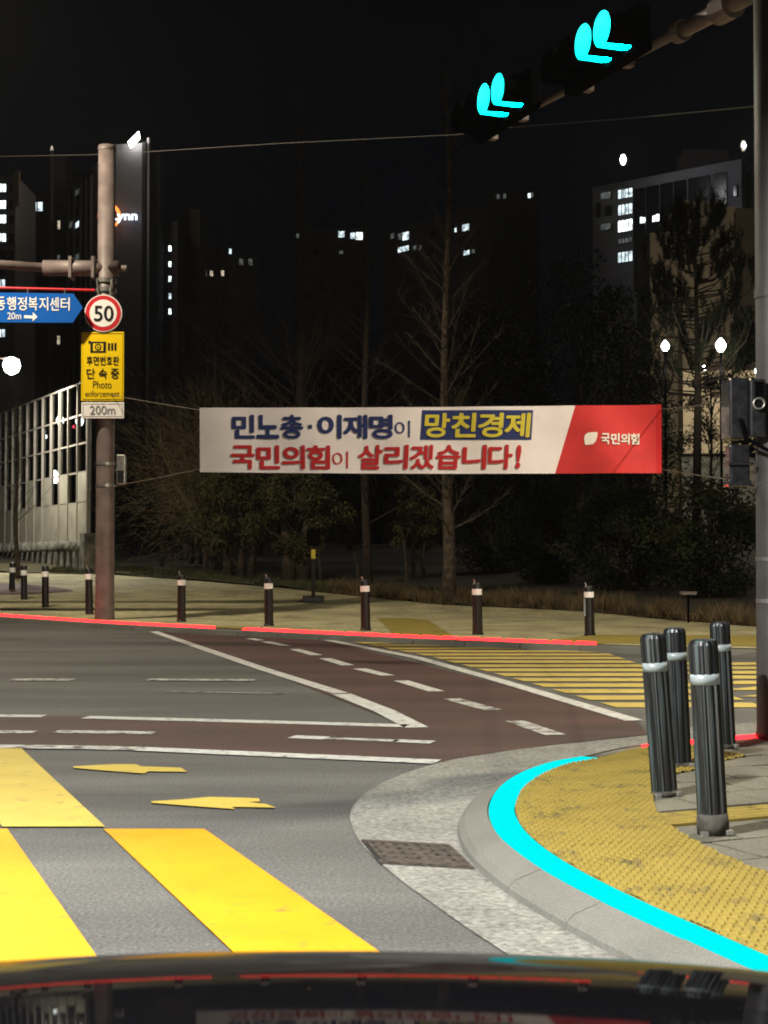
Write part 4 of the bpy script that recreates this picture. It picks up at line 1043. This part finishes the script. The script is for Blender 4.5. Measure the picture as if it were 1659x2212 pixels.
for x, y, m in ((1076,425,M_WIND),(1090,424,M_WIND),(1143,423,M_WINC),(1149,421,M_WIND),(1092,575,M_WINW),(1062+6,528,M_WINW),(1130,470,M_DARKWIN),(1100,470,M_DARKWIN),(1130,520,M_DARKWIN)): win(r9, P9, n9_, x-3, y-5, x+3, y+5, m)
# pale block on the right with lit stair windows
ra, Pa, ua, na, La, Za = tower_face((1280,247),(1602,229), 405, M_SCHOOL, 'institution_block', 'pale flat-roofed block with a stack of lit stair windows', 12)
for i, (x0, x1) in enumerate(((1370,1395),(1397,1425),(1427,1455),(1457,1485),(1488,1536),(1541,1572))):
    def ty(x): return 405 + (345-405)*(x-1280)/310
    a, b = on_plane(x0, ty(x0)+22, Pa, na), on_plane(x1, ty(x0)+240, Pa, na)
    c = (a+b)/2; MB().box(c + na*.12, ((b-a).xy.length,.24,abs(a.z-b.z)), (ua,na,Vector((0,0,1)))).build('glass_panel', M_SCHOOLD, ra)
for (y0,y1,m) in ((406,430,M_WINC),(439,466,M_WINC),(473,502,M_WINH),(512,527,M_WIND),(542,568,M_WINC)): win(ra, Pa, na, 1337, y0, 1367, y1, m, proud=.1, mull=3)
for x0,x1,y0,y1,m in ((1300,1321,414,432,M_WIND),(1300,1321,482,499,M_WIND),(1385,1390,469,483,M_WINH),(1391,1396,470,483,M_WINH),(1412,1418,466,480,M_WINH),(1419,1426,463,479,M_WINH),(1587,1593,400,424,M_DARKWIN),(1290,1296,440,470,M_DARKWIN),(1310,1321,446,466,M_DARKWIN)):
    win(ra, Pa, na, x0, y0, x1, y1, m, proud=.22)
a, b = at(1485,330,240), at(1573,330,232); c = (a+b)/2; MB().box((c.x,c.y+4,Za+1), (7,6,5)).build('penthouse', M_FARB, ra)
a, b = at(1603,356,232), at(1609,356,232); MB().box(((a.x+b.x)/2+.1,229.5,Za/2-1), (.6,.6,Za-2)).build('gap_strip', M_TOWERD, ra)
rb, Pb, ub, nb_, Lb, Zb = tower_face((1609,232),(1690,236), 352, M_FARB, 'institution_block', 'dark grey wing at the right behind the near pole', 12)
for y in (400,450,500): win(rb, Pb, nb_, 1618, y, 1630, y+20, M_DARKWIN)
# two roof beacons, pulled forward on added masts to brighten the facade
for x, y, Y, lab in ((1346,345,225,'warm roof beacon set before the pale block to light it'),(1606,315,214,'warm roof beacon set forward as fill light, nearest the near pole top')):
    h = at(x,y,Y); t_ = thing('roof_fill_light', lab, 'lamp', h-Vector((0,0,3)), 'roof beacons set forward as fill light on the right'); MB().tube([h-Vector((0,0,6)),h],.05,6).build('mast', M_HOUSE, t_); MB().lathe([(.2,-.7),(.45,0),(.2,.7)], h, 10).build('beacon', M_WINW if x > 1500 else M_LAMPG, t_, shade=True); lamp_light('lamp_light', h + Vector((0,-.8,0)), 700 if x < 1500 else 700, (.92,.93,1), .3, t_)
# beige stepped building behind the pine
bx = thing('beige_building', 'beige stepped wall lit dimly behind the pine tree', 'building', at(1530,1100,112))
def bwall(x0, x1, yt0, yt1, Y, m, name, dep=6):
    a0, a1 = at(x0,yt0,Y), at(x1,yt1,Y)
    q = [Vector((a0.x,Y,2)),Vector((a1.x,Y,2)),Vector((a1.x,Y+dep,2)),Vector((a0.x,Y+dep,2))]
    t4 = [Vector((a0.x,Y,a0.z)),Vector((a1.x,Y,a1.z)),Vector((a1.x,Y+dep,a1.z)),Vector((a0.x,Y+dep,a0.z))]
    MB().hexa(q, t4).build(name, m, bx)
bwall(1473,1585,431,447,112,M_BEIGE,'wall'); bwall(1586,1690,449,452,113,M_BROWNW,'side_wall'); bwall(1404,1472,503,500,114,M_BEIGE,'wing')
a0, a1 = at(1468,430,111.7), at(1588,447,111.7)
MB().hexa([a0+Vector((0,0,-.35)),a1+Vector((0,0,-.35)),a1+Vector((0,6,-.35)),a0+Vector((0,6,-.35))],[a0,a1,a1+Vector((0,6,0)),a0+Vector((0,6,0))]).build('coping', M_BEIGE, bx)
for x in (1440,): 
    p, q = at(x-8,560,113.9), at(x+8,530,113.9); MB().box(((p.x+q.x)/2,113.95,(p.z+q.z)/2),(q.x-p.x,.15,abs(q.z-p.z))).build('window', M_DARKWIN, bx)
# lit garden wall behind the shrubs
gwp = thing('garden_wall', 'pale lit wall glimpsed through leaves between banner and near pole', 'wall', at(1530,982,80))
a, b = at(1475,980,80), at(1640,800,80)
for i in range(6):
    x0, x1 = a.x + (b.x-a.x)*i/6, a.x + (b.x-a.x)*(i+1)/6
    for j in range(3):
        z0, z1 = a.z + (b.z-a.z)*j/3, a.z + (b.z-a.z)*(j+1)/3
        MB().box(((x0+x1)/2,80.1,(z0+z1)/2), (x1-x0-.03,.3,z1-z0-.03)).build('panel', M_BEIGE, gwp)
MB().box(((a.x+b.x)/2,80.5,a.z/2), (b.x-a.x,.4,a.z)).build('footing', M_BASEC, gwp)

# ================================================================== vegetation
def np_mesh(name, verts, faces_n, m, parent, origin):
    """verts (N*k,3) with k = faces_n corners for each face"""
    verts = np.asarray(verts, dtype=np.float32) - np.array(origin, dtype=np.float32); n = len(verts)//faces_n
    me = bpy.data.meshes.new(name); me.vertices.add(len(verts)); me.vertices.foreach_set('co', verts.ravel())
    me.loops.add(len(verts)); me.loops.foreach_set('vertex_index', np.arange(len(verts), dtype=np.int32))
    me.polygons.add(n); me.polygons.foreach_set('loop_start', np.arange(n, dtype=np.int32)*faces_n)
    me.update(calc_edges=True); return link(name, me, m, parent, origin if parent is None else (0,0,0))
def leaf_quads(R, centres, size, flat=.0, aspect=1.8):
    n = len(centres); d = R.normal(size=(n,3)); d[:,2] *= (1-flat); d /= np.linalg.norm(d,axis=1)[:,None]
    e = R.normal(size=(n,3)); e -= (e*d).sum(1)[:,None]*d; e /= np.linalg.norm(e,axis=1)[:,None]
    s = size*R.uniform(.6,1.35,n)[:,None]
    a = d*s*aspect*.5; b = e*s*.5
    return np.stack([centres-a, centres+b*.9, centres+a, centres-b*.9], 1).reshape(-1,3)
def twig_strips(R, starts, dirs, lens, rad):
    """thin tapering three-sided twigs as triangles"""
    n = len(starts); dirs = dirs/np.linalg.norm(dirs,axis=1)[:,None]
    e = R.normal(size=(n,3)); e -= (e*dirs).sum(1)[:,None]*dirs; e /= np.linalg.norm(e,axis=1)[:,None]; f = np.cross(dirs,e)
    tip = starts + dirs*lens[:,None]; out = []
    ps = [starts + (e*math.cos(t)+f*math.sin(t))*rad[:,None] for t in (0,2.09,4.19)]
    for i in range(3): out.append(np.stack([ps[i], ps[(i+1)%3], tip],1))
    return np.concatenate(out,0).reshape(-1,3)
def bare_tree(x, Y, y_top, r0, seed, label, name='bare_tree', spread=.30, nb=70, low=.12, mt=M_BARK, lean=0, drop=.45, twn=16):
    R = np.random.RandomState(seed); h = at(x, y_top, Y); base = Vector((h.x, Y, hz(h.x,Y)-.05)); H = h.z-base.z
    r = thing(name, label, 'tree', base, 'bare winter trees behind the banner')
    pts = [base + Vector((lean*t + .05*math.sin(t*9+seed), .04*math.sin(t*7), H*t)) for t in np.linspace(0,1,14)]
    MB().tube(pts, [r0*(1-t)**.85*(1.25 if t == 0 else 1)+.012 for t in np.linspace(0,1,14)], 9).build('trunk', mt, r, shade=True)
    limb = MB(); ts, td, tl, tr = [], [], [], []
    for i in range(nb):
        t = low + (1-low)*((i+R.rand())/nb)**.9; t = min(t,.985)
        p = pts[0].lerp(pts[-1], t) + Vector((.05*math.sin(t*9+seed),0,0))
        az = R.rand()*6.283; L = H*spread*(1-t)**.75*R.uniform(.55,1.1) + .25; up = drop + .5*t + R.uniform(-.15,.15)
        d = Vector((math.cos(az), math.sin(az), up)).normalized(); q = [p]; rr = max(.010, r0*(1-t)*.24)
        for k in range(3):
            d = (d + Vector((R.uniform(-.12,.12), R.uniform(-.12,.12), R.uniform(.02,.16)))).normalized(); q.append(q[-1] + d*(L/3))
        limb.tube(q, [rr, rr*.7, rr*.45, .004], 4, cap=False)
        for k in range(twn):
            f = R.uniform(.2,1); seg = min(2,int(f*3)); s0 = q[seg].lerp(q[seg+1], f*3-seg)
            dd = d + Vector((R.uniform(-.9,.9),R.uniform(-.9,.9),R.uniform(-.35,.6)))
            ts.append(tuple(s0)); td.append(tuple(dd)); tl.append(L*R.uniform(.14,.42)*(1.15-f*.5)); tr.append(max(.004, rr*.28))
    limb.build('limbs', mt, r)
    np_mesh('crown', twig_strips(R, np.array(ts), np.array(td), np.array(tl), np.array(tr)), 3, M_TWIG, r, base)
    return r
bare_tree(965, 36.6, 128, .15, 1, 'tallest bare tree with a straight trunk passing behind the banner', mt=M_BARKP, nb=80, spread=.21, twn=26)
bare_tree(791, 43.5, 245, .12, 2, 'slim bare tree left of the tallest one', nb=56, spread=.2)
bare_tree(652, 47, 165, .22, 3, 'wide bare tree with dense fine twigs left of centre', nb=110, spread=.36, low=.18, twn=22)
bare_tree(1345, 52, 690, .12, 5, 'small bare tree rising behind the red end of the banner', nb=40, spread=.3, low=.3)
bare_tree(470, 50, 520, .16, 6, 'bare spreading tree behind the left banner corner', nb=90, spread=.45, low=.22, drop=.3, twn=22)

bare_tree(38, 47, 868, .07, 8, 'small pale bare tree in front of the glass barrier', nb=46, spread=.34, low=.3, twn=10, mt=M_BARKP)

def leafy_tree(x, Y, y_top, y_bot, wpx, seed, label, n, size, m=M_LEAFD, name='evergreen_tree', stems=1, r0=.1, tilt=0, ncl=26, group='dark evergreens behind the pavement', hollow=.35):
    R = np.random.RandomState(seed); top = at(x, y_top, Y); bot = at(x, y_bot, Y); base = Vector((top.x, Y, hz(top.x,Y)-.05)); W = wpx*Y/F/2
    r = thing(name, label, 'shrub' if 'shrub' in name else 'tree', base, group)
    zc = (top.z+bot.z)/2; hz2 = (top.z-bot.z)/2
    for s_ in range(stems):
        dx = (s_-(stems-1)/2)*.32*max(1,r0*6); topp = Vector((base.x+dx*1.8+tilt, Y+R.uniform(-.2,.2), zc+hz2*.5))
        MB().tube([base+Vector((dx,0,0)), base.lerp(topp,.3)+Vector((dx*.6+R.uniform(-.08,.08),0,0)), base.lerp(topp,.65)+Vector((dx*.4,0,0)), topp], [r0*1.2, r0*.9, r0*.6, .02], 8).build('trunk', M_BARKP, r, shade=True)
    cl = []; 
    for k in range(ncl):
        while True:
            p = R.uniform(-1,1,3)
            if hollow < (p**2).sum() < 1: break
        taper = 1 - .45*max(0,p[2])
        cl.append((np.array([top.x + p[0]*W*taper, Y + p[1]*W*.7*taper, zc + p[2]*hz2]), R.uniform(.22,.42)*min(W,hz2*1.3)))
    cs = []; lb_ = MB()
    for c, rad in cl:
        k = n//ncl; g = R.normal(size=(k,3)); g = g/np.linalg.norm(g,axis=1)[:,None]*(R.rand(k)**.45)[:,None]*rad*np.array([1.15,1,.8])
        cs.append(c+g)
        lb_.tube([Vector((base.x, Y, max(base.z+.3, c[2]-hz2*.6))), Vector(c)], [r0*.25, .006], 4, cap=False)
    lb_.build('limbs', M_TWIG, r)
    np_mesh('crown', leaf_quads(R, np.concatenate(cs), size), 4, m, r, base)
    return r
LT = leafy_tree
LT(520, 46.5, 985, 1195, 230, 11, 'olive-leaved tree on three pale stems behind a far bollard', 13300, .062, M_LEAFB, stems=3, r0=.13)
LT(640, 45, 1000, 1190, 210, 12, 'evergreen on twin dark trunks behind the weighted post', 12350, .062, M_LEAFB, stems=2, r0=.22)
LT(352, 52, 1035, 1170, 130, 13, 'small evergreen on one thin trunk right of the sign pole', 6650, .062, M_LEAFD, r0=.07)
LT(425, 54, 1020, 1165, 130, 14, 'small evergreen on one thin trunk below the banner corner', 6650, .062, M_LEAFD, stems=2, r0=.07)
LT(770, 54, 1010, 1190, 150, 15, 'dark evergreen with a thin pale trunk left of centre', 6650, .062, M_LEAFD, r0=.05)
LT(905, 46, 1040, 1190, 120, 16, 'round olive sapling beside the tallest bare trunk', 6080, .062, M_LEAFB, r0=.06, stems=2)
LT(1190, 44, 1060, 1275, 230, 17, 'broad dark shrub under the middle of the banner', 11400, .062, M_LEAFD, 'evergreen_shrub', r0=.05, ncl=44)
LT(1340, 41, 1040, 1285, 240, 18, 'broad dark shrub under the red banner end', 12350, .062, M_LEAFD, 'evergreen_shrub', r0=.05, ncl=48)
LT(1530, 38, 1020, 1290, 260, 19, 'broad dark shrub left of the near pole above the dry grass', 12350, .062, M_LEAFD, 'evergreen_shrub', r0=.05, ncl=48)
LT(1060, 50, 1060, 1250, 190, 20, 'dark shrub right of the tallest bare trunk', 7600, .062, M_LEAFD, 'evergreen_shrub', r0=.05)
for i, (x, Y, yt, yb, wd2, lab) in enumerate(((560,62,800,1120,330,'tall dark evergreen mass behind the wide bare tree'),(760,66,760,1130,300,'tall dark evergreen behind the slim bare tree'),(1050,66,640,1120,330,'tall dark evergreen right of the tallest bare trunk'),
        (1250,62,560,1060,330,'tall dark evergreen above the red banner end'),(1660,60,620,1000,170,'dark evergreen overlapping the near pole'),(330,62,960,1180,220,'low dark evergreen beside the sign pole'),(1370,74,760,1120,200,'dark evergreen below the smaller park lamp'))):
    LT(x, Y, yt, yb, wd2, 40+i, lab, 11000, .095, M_LEAFD, r0=.16, ncl=60, group='tall evergreens deep in the wood', hollow=.2)
LT(1535, 62, 770, 1000, 150, 60, 'thin leafed tree in front of the lit garden wall', 4370, .062, M_LEAFD, r0=.08, ncl=30, hollow=.1)
# twiggy tan shrub lit at the left of the banner
R = np.random.RandomState(77); tb = far_ground(430,1252); tb.y += 1.5; tb.z = hz(tb.x,tb.y)
tw = thing('bare_shrub', 'tangle of tan bare twigs lit warm left of the banner', 'shrub', tb)
MB().tube([tb, tb+Vector((.05,0,1.6))], [.07,.05], 8).build('trunk', M_BARKP, tw)
n = 6500; cen = np.array([tb.x+.4,tb.y,tb.z+3.1]); st_ = cen + R.normal(size=(n,3))*np.array([1.25,.8,1.15]); dr = (st_-cen)*.45 + R.normal(size=(n,3))*.75 + np.array([-.2,0,.25])
np_mesh('crown', twig_strips(R, st_, dr, R.uniform(.25,.9,n), R.uniform(.003,.008,n)), 3, M_TWIGW, tw, tb)
lm = MB()
for k in range(14):
    a = R.rand()*6.28; e = tb + Vector((math.cos(a)*1.6, math.sin(a)*1.2, 2.4+R.rand()*2.2)); lm.tube([tb+Vector((0,0,1.3)), tb.lerp(e,.5)+Vector((0,0,.4)), e], [.035,.02,.006], 5, cap=False)
lm.build('limbs', M_TWIGW, tw)
# pine in front of the beige building
pY = 58; ptop = at(1500,452,pY); pbase = Vector((ptop.x, pY, hz(ptop.x,pY))); R = np.random.RandomState(5); PH = ptop.z-pbase.z
pn = thing('pine_tree', 'dark pine with upswept branch tips against the beige wall', 'tree', pbase)
MB().tube([pbase, pbase+Vector((.1,0,PH*.5)), ptop], [.2,.13,.02], 9).build('trunk', M_BARK, pn, shade=True)
lm = MB(); nd_s, nd_d, nd_l = [], [], []
for k in range(110):
    t = .46 + .52*(k+R.rand())/110; p = pbase.lerp(ptop, t); az = R.rand()*6.283; L = (1-t)**.6*4.6*R.uniform(.5,1.05)+.3
    d = Vector((math.cos(az), math.sin(az), .1)); q = [p, p+d*(L*.5)+Vector((0,0,.02*L)), p+d*(L*.85)+Vector((0,0,.22*L)), p+d*L+Vector((0,0,.5*L))]
    lm.tube(q, [.035,.025,.016,.006], 4, cap=False)
    for b_ in range(7):
        f = R.uniform(.35,1); sg = min(2,int(f*3)); s0 = q[sg].lerp(q[sg+1], f*3-sg); up = Vector((R.uniform(-.3,.3),R.uniform(-.3,.3),1)).normalized(); bl = R.uniform(.3,.75)
        lm.tube([s0, s0+up*bl], [.010,.004], 3, cap=False)
        for _ in range(38):
            g = R.rand(); nd_s.append(tuple(s0+up*(bl*g))); nd_d.append((R.normal()*.55, R.normal()*.55, .7)); nd_l.append(R.uniform(.14,.28))
lm.build('limbs', M_BARK, pn)
np_mesh('needles', twig_strips(R, np.array(nd_s), np.array(nd_d), np.array(nd_l), np.full(len(nd_l),.014)), 3, M_NEEDLE, pn, pbase)
# thin ivy-clad poles / saplings
for x, Y, y0, lab in ((686,44.5,1190,'thin pale sapling stem beside the weighted post'),(766,46,1195,'thin leaning sapling stem near the centre bollard'),(871,45,1160,'thin pale stake left of the olive sapling')):
    h = at(x, y0, Y); b = Vector((h.x+.1, Y, hz(h.x,Y))); t_ = thing('sapling', lab, 'sapling', b, 'thin saplings at the wood edge')
    MB().tube([b, b.lerp(h,.5)+Vector((.03,0,0)), h], [.06,.05,.035], 7).build('stem', M_BARKP, t_)
    lm = MB(); lm.tube([b.lerp(h,.8), h+Vector((.25,0,.5))],[.02,.006],4); lm.tube([b.lerp(h,.95), h+Vector((-.2,.1,.7))],[.02,.006],4); lm.build('limbs', M_BARKP, t_)

# grass: dry strip along the back of the pavement, low lawn on the bank
def blades(name, n, fx, m, hmin, hmax, wdt, seed, label, cat='grass', lean=.35):
    R = np.random.RandomState(seed); P = np.array([fx(R) for _ in range(n)]); h = R.uniform(hmin,hmax,n)*np.array([.55+.9*max(0,.5+noise.noise((p[0]*1.3,p[1]*1.3,7))) for p in P]); az = R.uniform(0,6.283,n)
    tip = P + np.stack([R.normal(size=n)*lean*h, R.normal(size=n)*lean*h, h],1); sd = np.stack([np.cos(az)*wdt, np.sin(az)*wdt, np.zeros(n)],1)
    o = np_mesh(name, np.stack([P-sd, P+sd, tip],1).reshape(-1,3), 3, m, None, (0,0,0)); tag(o, label, cat, kind='stuff'); return o
def dry_pt(R):
    while True:
        X = R.uniform(-1.5,11.5); Y = back_y(X) + abs(R.normal())*1.1 - .08
        if noise.noise((X*1.7, Y*1.7, 3)) + .35*noise.noise((X*5, Y*5, 1)) > R.uniform(-.45,.35): return (X, Y, hz(X,Y)+.02)
blades('dry_grass', 16000, dry_pt, M_DRY, .08, .40, .011, 3, 'dry straw-coloured grass along the back edge of the far pavement')
def lawn_pt(R):
    X = R.uniform(-11,2.5); Y = back_y(X) + R.uniform(0,3.5); return (X, Y, hz(X,Y)+.04)
blades('lawn_grass', 16000, lawn_pt, M_GREEN, .04, .15, .012, 4, 'short patchy grass on the low bank under the trees')

# ================================================================== the car whose bonnet closes the bottom of the picture
car = thing('car', 'glossy black car bonnet reflecting the street lights', 'car', (0,1.0,0))
def bon_z(X, d):
    u = 1.5 - d
    z = CAMZ - .2555*1.5 + .2555*u - .144*u*u if u >= 0 else CAMZ - .2555*1.5 - .2555*(-u) - .33*u*u - 1.2*(-u)**3
    x = X + .03
    return z - .085*x*x - .05*x**4*3 - (0.006*X)
mb = MB(); nx, ny = 60, 60
for j in range(ny+1):
    d = .62 + (2.12-.62)*j/ny
    for i in range(nx+1):
        X = (-.84 + 1.68*i/nx)*(1 - .10*smooth(1.4,2.12,d)); mb.v.append((X, d, bon_z(X,d)))
for j in range(ny):
    for i in range(nx): q = j*(nx+1)+i; mb.f.append((q,q+1,q+nx+2,q+nx+1))
mb.build('bonnet', M_CARPAINT, car, shade=True)
zf = bon_z(0,2.12)
mb = MB(); prof = [(2.125,.60),(2.17,.52),(2.20,.40),(2.18,.25),(2.10,.18)]
for k,(d,z) in enumerate(prof):
    for i in range(21): X = -.9+1.8*i/20; mb.v.append((X, d-.25*(abs(X)/.9)**3, z))
for k in range(len(prof)-1):
    for i in range(20): q = k*21+i; mb.f.append((q,q+1,q+22,q+21))
mb.build('bumper', M_CARPAINT, car, shade=True)
MB().box((0,2.08,.58), (.9,.05,.14)).build('grille', M_HOUSE, car)
for sx in (-1,1):
    mb = MB()
    for j in range(16):
        d = .62 + 1.35*j/15; z1 = bon_z(.84*sx,d)-.004
        for (x,z) in ((.845,z1),(.90,z1-.08),(.92,z1-.25),(.91,.30)): mb.v.append((sx*x, d, max(z,.25)))
    for j in range(15):
        for k in range(3): q = j*4+k; mb.f.append((q,q+1,q+5,q+4))
    mb.build('wing', M_CARPAINT, car, shade=True)
    hl = MB().box((sx*.66,2.03,.60), (.30,.14,.13)).build('headlight', M_HOUSE, car, bevel=.03)
    MB().box((sx*.66,2.105,.60), (.24,.02,.09)).build('lens', M_HLENS, hl)
    lamp_light('headlight_beam', (sx*.66,2.17,.60), 260, (1,.95,.86), .05, car, 88, (sx*.66-1.2,9,-.6), .9)
    cw = Vector((sx*.78,1.15,.33)); mb = MB()
    ringv = []
    for k in range(24):
        th = 2*math.pi*k/24
        for x, rr in ((-.1,.22),(-.1,.33),(.1,.33),(.1,.22)): ringv.append(cw + Vector((x, rr*math.cos(th), rr*math.sin(th))))
    wh = mb.add(ringv, [(k*4+j, ((k+1)%24)*4+j, ((k+1)%24)*4+(j+1)%4, k*4+(j+1)%4) for k in range(24) for j in range(4)]).build('wheel', M_TYRE, car, shade=True)
    a = [cw + Vector((sx*.06, .22*math.cos(2*math.pi*k/20), .22*math.sin(2*math.pi*k/20))) for k in range(20)]
    MB().hexa(a, [p+Vector((sx*.02,0,0)) for p in a]).build('rim', M_RIM, wh)

# thin night haze over the whole place
hm = bpy.data.materials.new('night_haze'); hm.use_nodes = True; _t = hm.node_tree; _t.nodes.clear()
_o = _t.nodes.new('ShaderNodeOutputMaterial'); _v = _t.nodes.new('ShaderNodeVolumePrincipled'); _v.inputs['Color'].default_value = (.9,.9,.92,1); _v.inputs['Density'].default_value = .00011; _v.inputs['Anisotropy'].default_value = .55
_t.links.new(_v.outputs[0], _o.inputs['Volume'])
hz_ = MB().box((0,180,41), (420,520,86)).build('haze', hm); tag(hz_, 'thin pale haze in the night air over the junction', None, kind='stuff')
